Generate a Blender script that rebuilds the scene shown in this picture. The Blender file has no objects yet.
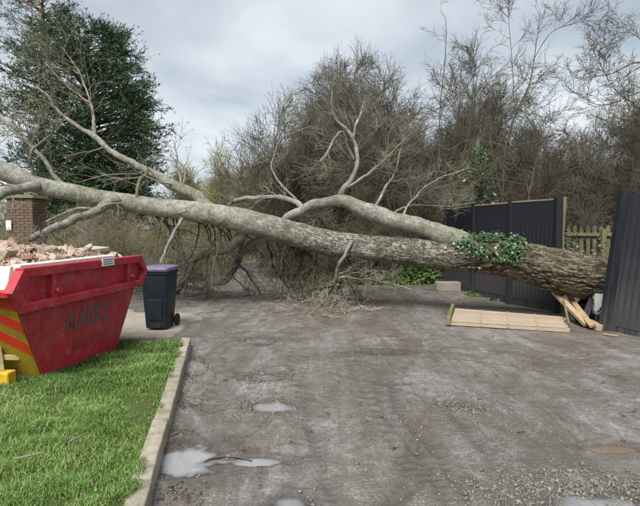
import bpy, bmesh, math, random
import numpy as np
from mathutils import Vector, Matrix

scene = bpy.context.scene
COL = scene.collection
R = math.radians

# ------------------------------------------------------------------ camera
CAM_H = 1.55
FPX, CX, CY, HOR = 480.0, 320.0, 253.0, 228.0
PITCH = math.atan((CY - HOR) / FPX)
cam_d = bpy.data.cameras.new('camera')
cam = bpy.data.objects.new('camera', cam_d)
COL.objects.link(cam)
cam.location = (0, 0, CAM_H)
cam.rotation_euler = (math.pi / 2 - PITCH, 0, 0)
cam_d.sensor_width = 36.0
cam_d.lens = 36.0 * FPX / 640.0
cam_d.clip_start = 0.05
cam_d.clip_end = 2000
scene.camera = cam

# ------------------------------------------------------------------ view + world + sun
scene.view_settings.view_transform = 'Standard'
scene.view_settings.look = 'None'
scene.view_settings.exposure = 2.08
scene.view_settings.gamma = 1.0
scene.view_settings.use_curve_mapping = False
SUN_EL, SUN_AZ = R(52), R(200)          # azimuth clockwise from +Y: behind the camera, a little left
world = bpy.data.worlds.new('World')
scene.world = world
world.use_nodes = True
wt = world.node_tree
wt.nodes.clear()


def wn(kind, **kw):
    n = wt.nodes.new(kind)
    for k, v in kw.items():
        setattr(n, k, v)
    return n


w_out = wn('ShaderNodeOutputWorld')
w_bg = wn('ShaderNodeBackground')
w_bg.inputs['Strength'].default_value = 0.1
w_sky = wn('ShaderNodeTexSky', sky_type='NISHITA')
w_sky.sun_disc = False
w_sky.sun_elevation = SUN_EL
w_sky.sun_rotation = SUN_AZ
w_tc = wn('ShaderNodeTexCoord')
w_sep = wn('ShaderNodeSeparateXYZ')
w_add = wn('ShaderNodeMath', operation='ADD')
w_abs = wn('ShaderNodeMath', operation='ABSOLUTE')
w_add.inputs[1].default_value = 0.22
w_dx = wn('ShaderNodeMath', operation='DIVIDE')
w_dy = wn('ShaderNodeMath', operation='DIVIDE')
w_cmb = wn('ShaderNodeCombineXYZ')
w_no = wn('ShaderNodeTexNoise')
w_no.inputs['Scale'].default_value = 1.15
w_no.inputs['Detail'].default_value = 5.0
w_no.inputs['Roughness'].default_value = 0.5
w_no.inputs['Distortion'].default_value = 0.15
w_rp = wn('ShaderNodeValToRGB')
e = w_rp.color_ramp.elements
e[0].position, e[0].color = 0.35, (1.03, 1.165, 1.285, 1)
e[1].position, e[1].color = 0.60, (1.98, 2.05, 2.09, 1)
w_mx = wn('ShaderNodeMix', data_type='RGBA')
w_mx.inputs['Factor'].default_value = 0.93
L = wt.links.new
L(w_tc.outputs['Generated'], w_sep.inputs[0])
L(w_sep.outputs['Z'], w_abs.inputs[0])
L(w_abs.outputs[0], w_add.inputs[0])
L(w_sep.outputs['X'], w_dx.inputs[0]); L(w_add.outputs[0], w_dx.inputs[1])
L(w_sep.outputs['Y'], w_dy.inputs[0]); L(w_add.outputs[0], w_dy.inputs[1])
L(w_dx.outputs[0], w_cmb.inputs['X']); L(w_dy.outputs[0], w_cmb.inputs['Y'])
L(w_cmb.outputs[0], w_no.inputs['Vector'])
L(w_no.outputs['Fac'], w_rp.inputs['Fac'])
L(w_sky.outputs['Color'], w_mx.inputs['A'])
L(w_rp.outputs['Color'], w_mx.inputs['B'])
L(w_mx.outputs['Result'], w_bg.inputs['Color'])
L(w_bg.outputs['Background'], w_out.inputs['Surface'])

sun_d = bpy.data.lights.new('sun', 'SUN')
sun_d.energy = 1.5
sun_d.angle = R(32)
sun_d.color = (1.0, 0.97, 0.92)
sun = bpy.data.objects.new('sun', sun_d)
COL.objects.link(sun)
sdir = Vector((math.sin(SUN_AZ) * math.cos(SUN_EL), math.cos(SUN_AZ) * math.cos(SUN_EL), math.sin(SUN_EL)))
sun.rotation_euler = sdir.to_track_quat('Z', 'Y').to_euler()
sun.location = sdir * 60

# ------------------------------------------------------------------ helpers: pixels of the photo to places in the world
_F = np.array([0, math.cos(PITCH), -math.sin(PITCH)])
_U = np.array([0, math.sin(PITCH), math.cos(PITCH)])
_X = np.array([1.0, 0, 0])


def ray(x, y):
    return _F + _X * ((x - CX) / FPX) + _U * ((CY - y) / FPX)


def at(x, y, d):
    """world point seen at photo pixel x, y that lies d metres forward"""
    r = ray(x, y)
    return np.array([0, 0, CAM_H]) + r * (d / r[1])


def gnd(x, y, z=0.0):
    r = ray(x, y)
    return np.array([0, 0, CAM_H]) + r * ((z - CAM_H) / r[2])


# ------------------------------------------------------------------ helpers: noise
def _hash(ix, iy, iz, seed):
    h = (ix.astype(np.int64) * 374761393 + iy.astype(np.int64) * 668265263 + iz.astype(np.int64) * 2147483647 + seed * 974711)
    h = (h ^ (h >> 13)) * 1274126177
    h = h ^ (h >> 16)
    return (h & 0xffff).astype(np.float64) / 65535.0


def noise(p, scale=1.0, seed=0):
    p = np.asarray(p, float) * scale
    i = np.floor(p).astype(np.int64)
    f = p - i
    f = f * f * (3 - 2 * f)
    out = 0
    for dx in (0, 1):
        for dy in (0, 1):
            for dz in (0, 1):
                w = (f[..., 0] if dx else 1 - f[..., 0]) * (f[..., 1] if dy else 1 - f[..., 1]) * (f[..., 2] if dz else 1 - f[..., 2])
                out = out + w * _hash(i[..., 0] + dx, i[..., 1] + dy, i[..., 2] + dz, seed)
    return out * 2 - 1


def fbm(p, scale=1.0, oct=4, seed=0, gain=0.5):
    v, a = 0, 1.0
    for o in range(oct):
        v = v + a * noise(p, scale * 2 ** o, seed + o * 17)
        a *= gain
    return v


def xy0(x, y):
    return np.stack([x, y, np.zeros_like(x)], -1)


# ------------------------------------------------------------------ helpers: meshes and objects
def mesh_np(name, verts, faces, mat=None, smooth=False):
    """faces: (F,3) or (F,4) array, or a list of those"""
    verts = np.ascontiguousarray(verts, dtype=np.float32).reshape(-1, 3)
    fl = faces if isinstance(faces, list) else [faces]
    me = bpy.data.meshes.new(name)
    me.vertices.add(len(verts))
    me.vertices.foreach_set('co', verts.ravel())
    loops = np.concatenate([np.asarray(f, dtype=np.int32).ravel() for f in fl])
    tot = np.concatenate([np.full(len(f), np.asarray(f).shape[1], dtype=np.int32) for f in fl])
    start = np.concatenate([[0], np.cumsum(tot)[:-1]]).astype(np.int32)
    me.loops.add(len(loops))
    me.loops.foreach_set('vertex_index', loops)
    me.polygons.add(len(tot))
    me.polygons.foreach_set('loop_start', start)
    if smooth:
        me.polygons.foreach_set('use_smooth', np.ones(len(tot), dtype=bool))
    me.update(calc_edges=True)
    if mat:
        me.materials.append(mat)
    return me


def link(name, me, parent=None, loc=None):
    o = bpy.data.objects.new(name, me)
    COL.objects.link(o)
    if loc is not None:
        o.location = loc
    if parent is not None:
        o.parent = parent
    return o


def tag(o, label=None, cat=None, group=None, kind=None):
    if label: o['label'] = label
    if cat: o['category'] = cat
    if group: o['group'] = group
    if kind: o['kind'] = kind
    return o


def thing(name, label, cat, loc=(0, 0, 0), group=None):
    o = bpy.data.objects.new(name, None)
    o.empty_display_size = 0.2
    COL.objects.link(o)
    o.location = loc
    return tag(o, label, cat, group)


class MB:
    """collects shapes for one mesh"""
    def __init__(self):
        self.v, self.f = [], []

    def add(self, verts, faces):
        n = len(self.v)
        self.v += [tuple(map(float, p)) for p in verts]
        self.f += [tuple(i + n for i in f) for f in faces]
        return self

    def box(self, c, s, m=None):
        c, s = np.array(c, float), np.array(s, float) / 2
        vs = [c + s * np.array(k) for k in ((-1, -1, -1), (1, -1, -1), (1, 1, -1), (-1, 1, -1), (-1, -1, 1), (1, -1, 1), (1, 1, 1), (-1, 1, 1))]
        if m is not None:
            vs = [m @ Vector(p) for p in vs]
        return self.add(vs, [(0, 3, 2, 1), (4, 5, 6, 7), (0, 1, 5, 4), (1, 2, 6, 5), (2, 3, 7, 6), (3, 0, 4, 7)])

    def hexa(self, p):
        """8 corners: bottom ring 0-3, top ring 4-7"""
        return self.add(p, [(0, 3, 2, 1), (4, 5, 6, 7), (0, 1, 5, 4), (1, 2, 6, 5), (2, 3, 7, 6), (3, 0, 4, 7)])

    def beam(self, a, b, w, h, up=(0, 0, 1), roll=0):
        a, b = Vector(a), Vector(b)
        t = (b - a).normalized()
        s = t.cross(Vector(up))
        if s.length < 1e-4:
            s = t.cross(Vector((1, 0, 0)))
        s.normalize()
        u = s.cross(t)
        if roll:
            q = Matrix.Rotation(roll, 3, t)
            s, u = q @ s, q @ u
        s, u = s * w / 2, u * h / 2
        return self.hexa([a - s - u, a + s - u, b + s - u, b - s - u, a - s + u, a + s + u, b + s + u, b - s + u])

    def cyl(self, a, b, r, n=16, r2=None, caps=True):
        a, b = Vector(a), Vector(b)
        r2 = r if r2 is None else r2
        t = (b - a).normalized()
        s = t.orthogonal().normalized()
        u = t.cross(s)
        vs = []
        for c, rr in ((a, r), (b, r2)):
            for k in range(n):
                an = 2 * math.pi * k / n
                vs.append(c + (s * math.cos(an) + u * math.sin(an)) * rr)
        fs = [(k, (k + 1) % n, n + (k + 1) % n, n + k) for k in range(n)]
        if caps:
            fs += [tuple(range(n))[::-1], tuple(range(n, 2 * n))]
        return self.add(vs, fs)

    def mesh(self, name, mat, bevel=0, seg=1, smooth=False):
        me = bpy.data.meshes.new(name)
        me.from_pydata(self.v, [], self.f)
        if bevel or smooth:
            bm = bmesh.new(); bm.from_mesh(me)
            if bevel:
                ed = [e for e in bm.edges if len(e.link_faces) == 2 and e.calc_face_angle() > 0.5]
                bmesh.ops.bevel(bm, geom=ed, offset=bevel, segments=seg, affect='EDGES', profile=0.6)
            if smooth:
                for f in bm.faces: f.smooth = True
                for e in bm.edges:
                    e.smooth = not (len(e.link_faces) == 2 and e.calc_face_angle() > 0.6)
            bm.to_mesh(me); bm.free()
        me.materials.append(mat)
        return me

    def obj(self, name, mat, parent=None, bevel=0, seg=1, smooth=False, loc=None):
        """vertices in world space unless loc is given; a parent at a plain offset is allowed for"""
        me = self.mesh(name, mat, bevel, seg, smooth)
        o = link(name, me, parent)
        if loc is not None:
            o.location = loc
        elif parent is not None:
            off = Vector((0, 0, 0)); q = parent
            while q is not None:
                off += q.location; q = q.parent
            me.transform(Matrix.Translation(-off))
        return o


def np_part(name, verts, faces, mat, parent, smooth=False, kind=None):
    v = np.asarray(verts, float).reshape(-1, 3)
    if parent is not None:
        v = v - np.array(parent.location)
    o = link(name, mesh_np(name, v, faces, mat, smooth), parent)
    if kind:
        o['kind'] = kind
    return o


def nrm(v):
    return v / np.maximum(np.linalg.norm(v, axis=-1, keepdims=True), 1e-9)


def tubes(pts, rad, k=3, seed=0, closed=True):
    """many tapered tubes: pts (N,P,3), rad (N,P)"""
    pts = np.asarray(pts, float); rad = np.asarray(rad, float)
    N, P = rad.shape
    t = nrm(np.gradient(pts, axis=1))
    mean = nrm(pts[:, -1] - pts[:, 0])
    rg = np.random.default_rng(seed + 99)
    ref = rg.normal(size=(N, 3))
    ref = nrm(ref - (ref * mean).sum(-1, keepdims=True) * mean)[:, None, :]
    u = nrm(ref - (ref * t).sum(-1, keepdims=True) * t)
    w = np.cross(t, u)
    a = np.arange(k) * 2 * np.pi / k
    ring = (u[:, :, None, :] * np.cos(a)[None, None, :, None] + w[:, :, None, :] * np.sin(a)[None, None, :, None])
    v = pts[:, :, None, :] + ring * rad[:, :, None, None]
    idx = np.arange(N * P * k).reshape(N, P, k)
    a0, a1 = idx[:, :-1, :], idx[:, 1:, :]
    q = np.stack([a0, np.roll(a0, -1, 2), np.roll(a1, -1, 2), a1], -1).reshape(-1, 4)
    return v.reshape(-1, 3), q


def join(sets):
    vs, fs, n = [], [], 0
    for v, f in sets:
        vs.append(v); fs.append(f + n); n += len(v)
    return np.concatenate(vs), [np.concatenate([f for f in fs if f.shape[1] == s]) for s in sorted({f.shape[1] for f in fs})]


def grow(P0, R0, n, tr, Ln, ang, trop, wig, npts, rr, rng, fall=0.4, rmin=0.002, tip=0.4):
    N, P = R0.shape
    idx = np.repeat(np.arange(N), n)
    M = len(idx)
    t = rng.uniform(tr[0], tr[1], M)
    f = t * (P - 1); i = np.clip(f.astype(int), 0, P - 2); w = (f - i)[:, None]
    s = P0[idx, i] * (1 - w) + P0[idx, i + 1] * w
    tan = nrm(P0[idx, i + 1] - P0[idx, i])
    r0 = R0[idx, i] * (1 - w[:, 0]) + R0[idx, i + 1] * w[:, 0]
    v = rng.normal(size=(M, 3))
    v = nrm(v - (v * tan).sum(-1, keepdims=True) * tan)
    a = (ang * rng.uniform(0.55, 1.35, M))[:, None]
    d = tan * np.cos(a) + v * np.sin(a)
    Lh = Ln * rng.uniform(0.45, 1.3, M) * (1 - fall * t)
    pts = np.zeros((M, npts, 3)); pts[:, 0] = s
    tv = np.array(trop, float)
    for j in range(1, npts):
        d = nrm(d + rng.normal(size=(M, 3)) * wig + tv)
        pts[:, j] = pts[:, j - 1] + d * (Lh / (npts - 1))[:, None]
    r = np.maximum(r0 * rr, rmin)
    rad = r[:, None] * np.linspace(1, tip, npts)[None]
    return pts, np.maximum(rad, rmin * 0.7)


def tris_of(v, f):
    return sum(len(x) * (x.shape[1] - 2) for x in (f if isinstance(f, list) else [f]))


# ------------------------------------------------------------------ materials
class NT:
    def __init__(self, name, rough=0.8, spec=0.3):
        self.m = bpy.data.materials.new(name)
        self.m.use_nodes = True
        self.t = self.m.node_tree
        self.b = self.t.nodes['Principled BSDF']
        self.b.inputs['Roughness'].default_value = rough
        self.b.inputs['Specular IOR Level'].default_value = spec

    def n(self, kind, **kw):
        nd = self.t.nodes.new(kind)
        for k, v in kw.items():
            if k in nd.inputs:
                nd.inputs[k].default_value = v
            else:
                setattr(nd, k, v)
        return nd

    def l(self, a, b):
        self.t.links.new(a, b)

    def coord(self, which='Object', scale=(1, 1, 1)):
        if which.startswith('@'):
            c = self.n('ShaderNodeAttribute', attribute_name=which[1:]).outputs['Vector']
        else:
            c = self.n('ShaderNodeTexCoord').outputs[which]
        mp = self.n('ShaderNodeMapping')
        mp.inputs['Scale'].default_value = scale
        self.l(c, mp.inputs['Vector'])
        return mp.outputs['Vector']

    def noise(self, vec, scale, detail=4, rough=0.55, dist=0.0):
        nd = self.n('ShaderNodeTexNoise')
        nd.inputs['Scale'].default_value = scale
        nd.inputs['Detail'].default_value = detail
        nd.inputs['Roughness'].default_value = rough
        nd.inputs['Distortion'].default_value = dist
        self.l(vec, nd.inputs['Vector'])
        return nd.outputs['Fac']

    def voro(self, vec, scale, feature='F1', out='Distance'):
        nd = self.n('ShaderNodeTexVoronoi', feature=feature)
        nd.inputs['Scale'].default_value = scale
        self.l(vec, nd.inputs['Vector'])
        return nd.outputs[out]

    def ramp(self, fac, stops):
        nd = self.n('ShaderNodeValToRGB')
        el = nd.color_ramp.elements
        while len(el) < len(stops):
            el.new(0.5)
        for e_, (p, c) in zip(el, stops):
            e_.position = p
            e_.color = (*c, 1) if not isinstance(c, (int, float)) else (c, c, c, 1)
        self.l(fac, nd.inputs['Fac'])
        return nd.outputs['Color']

    def mix(self, fac, a, b, mode='MIX'):
        nd = self.n('ShaderNodeMix', data_type='RGBA', blend_type=mode)
        for sock, val in (('Factor', fac), ('A', a), ('B', b)):
            if isinstance(val, (int, float)):
                nd.inputs[sock].default_value = val if sock == 'Factor' else (val, val, val, 1)
            elif isinstance(val, tuple):
                nd.inputs[sock].default_value = (*val, 1)
            else:
                self.l(val, nd.inputs[sock])
        return nd.outputs['Result']

    def math(self, op, a, b=0.0):
        nd = self.n('ShaderNodeMath', operation=op)
        for k, v in ((0, a), (1, b)):
            if isinstance(v, (int, float)):
                nd.inputs[k].default_value = v
            else:
                self.l(v, nd.inputs[k])
        return nd.outputs[0]

    def col(self, c):
        if isinstance(c, tuple):
            self.b.inputs['Base Color'].default_value = (*c, 1)
        else:
            self.l(c, self.b.inputs['Base Color'])

    def rough(self, c):
        self.l(c, self.b.inputs['Roughness'])

    def bump(self, h, strength=0.5, dist=0.01):
        nd = self.n('ShaderNodeBump')
        nd.inputs['Strength'].default_value = strength
        nd.inputs['Distance'].default_value = dist
        self.l(h, nd.inputs['Height'])
        self.l(nd.outputs['Normal'], self.b.inputs['Normal'])

    def rnd(self):
        return self.n('ShaderNodeObjectInfo').outputs['Random']


def m_plain(name, c, rough=0.7, spec=0.3, var=0.25, scale=8.0, bump=0.2, bscale=60.0, bdist=0.003, coord='Object'):
    m = NT(name, rough, spec)
    v = m.coord(coord)
    a = m.noise(v, scale)
    m.col(m.ramp(a, [(0.3, tuple(x * (1 - var) for x in c)), (0.7, tuple(min(x * (1 + var), 1) for x in c))]))
    if bump:
        m.bump(m.noise(v, bscale, 5), bump, bdist)
    return m.m


M = {}


def m_mud():
    m = NT('wet_mud_and_grit', 0.6, 0.4)
    v = m.coord('Object')
    vs = m.coord('Object', (1.0, 0.55, 1.0))
    big = m.noise(vs, 0.75, 6, 0.62, 0.6)
    mid = m.noise(v, 4.2, 7, 0.7, 0.3)
    fine = m.noise(v, 34, 6, 0.75)
    c1 = m.ramp(big, [(0.35, (0.105, 0.090, 0.080)), (0.50, (0.192, 0.172, 0.159)), (0.63, (0.295, 0.278, 0.266))])
    c2 = m.mix(m.ramp(mid, [(0.38, 0.75), (0.60, 0.0)]), c1, (0.105, 0.088, 0.075))
    # dried pale silt in drifts
    silt = m.ramp(m.noise(vs, 1.25, 8, 0.70, 0.9), [(0.52, 0.0), (0.64, 0.75)])
    silt = m.math('MULTIPLY', silt, m.ramp(m.noise(v, 15, 6, 0.75), [(0.36, 0.1), (0.58, 1.0)]))
    c2 = m.mix(silt, c2, (0.36, 0.355, 0.35))
    grit = m.voro(v, 80, 'F1', 'Color')
    g = m.n('ShaderNodeSeparateColor'); m.l(grit, g.inputs[0])
    patch = m.ramp(m.noise(v, 2.1, 5, 0.7), [(0.42, 0.15), (0.62, 1.0)])
    pale = m.math('MULTIPLY', m.ramp(g.outputs[0], [(0.86, 0.0), (0.90, 0.6)]), patch)
    c3 = m.mix(pale, c2, (0.40, 0.375, 0.345))
    dark = m.math('MULTIPLY', m.ramp(g.outputs[1], [(0.74, 0.0), (0.82, 0.55)]), patch)
    c4 = m.mix(dark, c3, (0.075, 0.064, 0.056))
    c5 = m.mix(m.ramp(fine, [(0.36, 0.65), (0.56, 0.0)]), c4, (0.095, 0.081, 0.07))
    # dark compost and leaf mould trodden into drifts
    drift = m.ramp(m.noise(vs, 1.9, 8, 0.74, 0.9), [(0.54, 0.0), (0.63, 0.75)])
    c6 = m.mix(m.math('MULTIPLY', drift, m.ramp(m.noise(v, 22, 5, 0.75), [(0.38, 0.15), (0.58, 1.0)])), c5, (0.062, 0.050, 0.042))
    mp = m.n('ShaderNodeMapping'); mp.inputs['Rotation'].default_value = (0, 0, 0.22); mp.inputs['Scale'].default_value = (9.0, 0.7, 1.0)
    m.l(m.n('ShaderNodeTexCoord').outputs['Object'], mp.inputs['Vector'])
    streak = m.noise(mp.outputs['Vector'], 1.0, 6, 0.7, 0.5)
    c6 = m.mix(m.ramp(streak, [(0.36, 0.5), (0.52, 0.0)]), c6, (0.115, 0.098, 0.086))
    c6 = m.mix(m.ramp(streak, [(0.56, 0.0), (0.72, 0.14)]), c6, (0.33, 0.315, 0.30))
    wet = m.n('ShaderNodeAttribute', attribute_name='wet').outputs['Fac']
    c6 = m.mix(m.math('MULTIPLY', wet, 0.75), c6, (0.062, 0.053, 0.046))
    m.col(c6)
    rg0 = m.ramp(m.noise(vs, 1.3, 7, 0.68, 0.6), [(0.36, 0.17), (0.5, 0.34), (0.68, 0.62)])
    m.rough(m.mix(m.math('MULTIPLY', wet, 0.8), rg0, 0.16))
    vd = m.voro(v, 80)
    h = m.math('ADD', m.math('MULTIPLY', fine, 1.0), m.math('ADD', m.math('MULTIPLY', m.ramp(vd, [(0.0, 1.0), (0.5, 0.0)]), 0.4), m.math('MULTIPLY', m.noise(v, 9, 7, 0.75), 2.2)))
    m.bump(h, 0.8, 0.014)
    return m.m


def m_bark():
    m = NT('fallen_tree_bark', 0.85, 0.2)
    v = m.coord('@tube', (1, 1, 1))
    old = m.n('ShaderNodeAttribute', attribute_name='old').outputs['Fac']
    crk = m.n('ShaderNodeAttribute', attribute_name='crack').outputs['Fac']
    fur = m.n('ShaderNodeAttribute', attribute_name='furrow').outputs['Fac']
    vs = m.coord('@tube', (0.30, 1, 1))
    vl = m.coord('@tube', (2.4, 0.75, 0.75))
    # young bark: pale grey-green, blotched, dark cross marks
    a = m.noise(v, 7, 8, 0.75, 0.3)
    young = m.ramp(a, [(0.32, (0.130, 0.126, 0.098)), (0.50, (0.25, 0.246, 0.208)), (0.70, (0.36, 0.356, 0.315))])
    marks = m.ramp(m.noise(vl, 15, 4, 0.65, 0.8), [(0.33, 1.0), (0.42, 0.0)])
    young = m.mix(m.math('MULTIPLY', marks, 0.85), young, (0.070, 0.062, 0.046))
    alg = m.ramp(m.noise(v, 2.6, 6, 0.68), [(0.46, 0.0), (0.66, 0.7)])
    young = m.mix(alg, young, (0.145, 0.147, 0.088))
    specks = m.ramp(m.noise(v, 70, 3, 0.7), [(0.60, 0.0), (0.68, 0.6)])
    young = m.mix(specks, young, (0.085, 0.078, 0.06))
    # cracks opening along the stem
    c_n = m.noise(vs, 21, 4, 0.6, 0.7)
    c_w = m.math('ABSOLUTE', m.math('SUBTRACT', c_n, 0.5))
    crack = m.math('MULTIPLY', m.ramp(c_w, [(0.012, 1.0), (0.055, 0.0)]), crk)
    oldc = m.ramp(m.noise(vs, 24, 8, 0.75), [(0.3, (0.085, 0.066, 0.046)), (0.52, (0.165, 0.136, 0.10)), (0.74, (0.27, 0.235, 0.18))])
    oldc = m.mix(m.ramp(m.noise(v, 2.2, 5, 0.65), [(0.45, 0.0), (0.7, 0.5)]), oldc, (0.13, 0.125, 0.06))
    oldc = m.mix(m.ramp(fur, [(0.0, 0.0), (1.0, 0.9)]), oldc, (0.032, 0.024, 0.017))
    c = m.mix(old, young, oldc)
    c = m.mix(m.math('MULTIPLY', crack, 0.85), c, (0.045, 0.036, 0.027))
    m.col(c)
    h = m.math('ADD', m.math('ADD', m.noise(vs, 38, 7, 0.75), m.math('MULTIPLY', marks, -0.5)), m.math('MULTIPLY', crack, -1.2))
    m.bump(h, 0.9, 0.014)
    return m.m


def m_twig(name, c1, c2, scale=2.0, rough=0.85):
    m = NT(name, rough, 0.15)
    v = m.coord('Object')
    m.col(m.ramp(m.noise(v, scale, 3), [(0.3, c1), (0.7, c2)]))
    return m.m


def m_leaf(name, c1, c2, scale=1.5, rough=0.5, spec=0.35, trans=0.12):
    m = NT(name, rough, spec)
    v = m.coord('Object')
    a = m.n('ShaderNodeAttribute', attribute_name='tint')
    base = m.ramp(m.noise(v, scale, 4, 0.6), [(0.3, c1), (0.7, c2)])
    m.col(m.mix(a.outputs['Fac'], base, tuple(min(1, x * 2.1) for x in c2)))
    m.b.inputs['Transmission Weight'].default_value = 0.0
    m.b.inputs['Subsurface Weight'].default_value = 0.0
    return m.m


def m_paint_red():
    m = NT('scuffed_red_paint', 0.38, 0.4)
    v = m.coord('Object')
    base = m.ramp(m.noise(v, 2.2, 5, 0.6), [(0.3, (0.27, 0.011, 0.020)), (0.7, (0.42, 0.020, 0.036))])
    # grey dust and mud wash, thin scratches, chips
    dust = m.ramp(m.noise(v, 6, 7, 0.74), [(0.48, 0.0), (0.74, 0.55)])
    c = m.mix(dust, base, (0.36, 0.14, 0.14))
    sc = m.coord('Object', (3, 3, 0.55))
    scr = m.ramp(m.noise(sc, 26, 5, 0.75, 0.6), [(0.63, 0.0), (0.67, 0.75)])
    c = m.mix(scr, c, (0.45, 0.30, 0.27))
    chips = m.ramp(m.noise(v, 34, 3, 0.6), [(0.70, 0.0), (0.72, 0.9)])
    c = m.mix(chips, c, (0.55, 0.50, 0.45))
    rust = m.ramp(m.noise(v, 3.3, 6, 0.75, 0.3), [(0.64, 0.0), (0.72, 0.7)])
    c = m.mix(rust, c, (0.16, 0.045, 0.03))
    run = m.coord('Object', (7, 7, 0.45))
    runs = m.ramp(m.noise(run, 2.2, 6, 0.7, 0.4), [(0.54, 0.0), (0.68, 0.55)])
    c = m.mix(runs, c, (0.20, 0.085, 0.075))
    lng = m.coord('Object', (1.2, 1.2, 14))
    scp = m.ramp(m.noise(lng, 3.0, 6, 0.72, 0.3), [(0.66, 0.0), (0.70, 0.6)])
    c = m.mix(scp, c, (0.42, 0.22, 0.21))
    m.col(c)
    m.rough(m.ramp(m.noise(v, 5, 5), [(0.3, 0.34), (0.7, 0.64)]))
    m.bump(m.math('ADD', m.noise(v, 4, 3), m.math('MULTIPLY', m.noise(v, 60, 4), 0.12)), 0.6, 0.03)
    return m.m


def m_worn(name, ink, under, lo, hi, scale=24):
    m = NT(name, 0.6, 0.3)
    v = m.coord('Object')
    st = m.coord('Object', (2.2, 2.2, 0.6))
    a = m.math('ADD', m.math('MULTIPLY', m.noise(st, scale, 5, 0.7), 0.6), m.math('MULTIPLY', m.noise(v, scale * 0.4, 4, 0.7), 0.4))
    m.col(m.mix(m.ramp(a, [(lo, 0.0), (hi, 1.0)]), ink, under))
    return m.m


def m_wood(name, c1, c2, grain=(1.2, 18, 18), rough=0.75, green=None, coord='Object'):
    m = NT(name, rough, 0.25)
    v = m.coord(coord, grain)
    o = m.coord(coord)
    rnd = m.rnd()
    sh = m.n('ShaderNodeVectorMath', operation='ADD')
    cb = m.n('ShaderNodeCombineXYZ')
    for k in range(3):
        m.l(m.math('MULTIPLY', rnd, 37.0 + k * 11), cb.inputs[k])
    m.l(v, sh.inputs[0]); m.l(cb.outputs[0], sh.inputs[1])
    a = m.noise(sh.outputs[0], 1.0, 6, 0.65, 0.5)
    c = m.ramp(a, [(0.28, c1), (0.72, c2)])
    c = m.mix(m.math('MULTIPLY', rnd, 0.35), c, tuple(x * 0.75 for x in c1))
    if green:
        c = m.mix(m.ramp(m.noise(o, 4, 5, 0.65), [(0.45, 0.0), (0.65, 0.7)]), c, green)
    m.col(c)
    m.bump(a, 0.35, 0.004)
    return m.m


def m_fence_paint():
    m = NT('dark_fence_paint', 0.55, 0.3)
    v = m.coord('Object', (14, 14, 0.9))
    o = m.coord('Object')
    rnd = m.rnd()
    a = m.noise(v, 1.6, 6, 0.7)
    c = m.ramp(a, [(0.3, (0.0065, 0.0075, 0.0105)), (0.7, (0.0165, 0.0190, 0.0250))])
    c = m.mix(m.math('MULTIPLY', rnd, 0.5), c, (0.010, 0.0115, 0.0165))
    wear = m.ramp(m.noise(o, 7, 6, 0.75), [(0.60, 0.0), (0.75, 0.4)])
    c = m.mix(wear, c, (0.055, 0.055, 0.060))
    sep = m.n('ShaderNodeSeparateXYZ'); m.l(o, sep.inputs[0])
    # mud thrown up from the yard on the lowest half metre
    mud = m.math('MULTIPLY', m.ramp(sep.outputs['Z'], [(0.05, 1.0), (0.62, 0.0)]), m.ramp(m.noise(v, 1.2, 5, 0.7), [(0.35, 0.15), (0.65, 0.9)]))
    c = m.mix(mud, c, (0.070, 0.065, 0.062))
    m.col(c)
    m.rough(m.ramp(a, [(0.3, 0.42), (0.7, 0.66)]))
    m.bump(a, 0.3, 0.003)
    return m.m


def m_lawn():
    m = NT('lawn_soil', 0.9, 0.1)
    v = m.coord('Object')
    m.col(m.ramp(m.noise(v, 9, 5, 0.7), [(0.3, (0.045, 0.055, 0.018)), (0.7, (0.075, 0.10, 0.03))]))
    m.bump(m.noise(v, 40, 5), 0.8, 0.02)
    return m.m


def m_blade():
    m = NT('grass_blade', 0.45, 0.4)
    a = m.n('ShaderNodeAttribute', attribute_name='tint').outputs['Fac']
    m.col(m.ramp(a, [(0.0, (0.055, 0.108, 0.020)), (0.45, (0.108, 0.205, 0.040)), (0.8, (0.165, 0.27, 0.066)), (0.94, (0.23, 0.30, 0.10)), (1.0, (0.33, 0.29, 0.145))]))
    return m.m


def m_stone(name, stops, scale=5, rough=0.85, bump=0.5, use_rnd=True):
    m = NT(name, rough, 0.25)
    v = m.coord('Object')
    a = m.noise(v, scale, 6, 0.7)
    c = m.ramp(a, stops)
    if use_rnd:
        c = m.mix(m.math('MULTIPLY', m.rnd(), 0.5), c, stops[0][1])
    m.col(c)
    m.bump(m.noise(v, scale * 6, 5, 0.7), bump, 0.008)
    return m.m


def m_rubble():
    m = NT('broken_brick', 0.9, 0.15)
    v = m.coord('Object')
    rnd = m.rnd()
    c = m.ramp(rnd, [(0.0, (0.27, 0.165, 0.12)), (0.25, (0.34, 0.26, 0.19)), (0.5, (0.37, 0.30, 0.235)), (0.72, (0.27, 0.135, 0.095)), (0.82, (0.32, 0.25, 0.185)), (1.0, (0.41, 0.365, 0.30))])
    c = m.mix(m.ramp(m.noise(v, 17, 5, 0.7), [(0.42, 0.0), (0.66, 0.75)]), c, (0.40, 0.36, 0.305))
    c = m.mix(m.ramp(m.noise(v, 40, 4, 0.7), [(0.52, 0.0), (0.7, 0.6)]), c, (0.25, 0.14, 0.10))
    m.col(c)
    m.bump(m.noise(v, 45, 5, 0.7), 0.6, 0.006)
    return m.m


def m_water(name, c, rough=0.03):
    m = NT(name, rough, 0.5)
    m.b.inputs['IOR'].default_value = 1.33
    v = m.coord('Object')
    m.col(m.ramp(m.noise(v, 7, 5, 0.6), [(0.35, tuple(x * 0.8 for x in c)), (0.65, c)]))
    m.bump(m.noise(v, 9, 2), 0.03, 0.004)
    m.l(m.ramp(m.n('ShaderNodeAttribute', attribute_name='depth').outputs['Fac'], [(0.0, 0.0), (0.35, 0.55), (1.0, 1.0)]), m.b.inputs['Alpha'])
    return m.m


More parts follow.
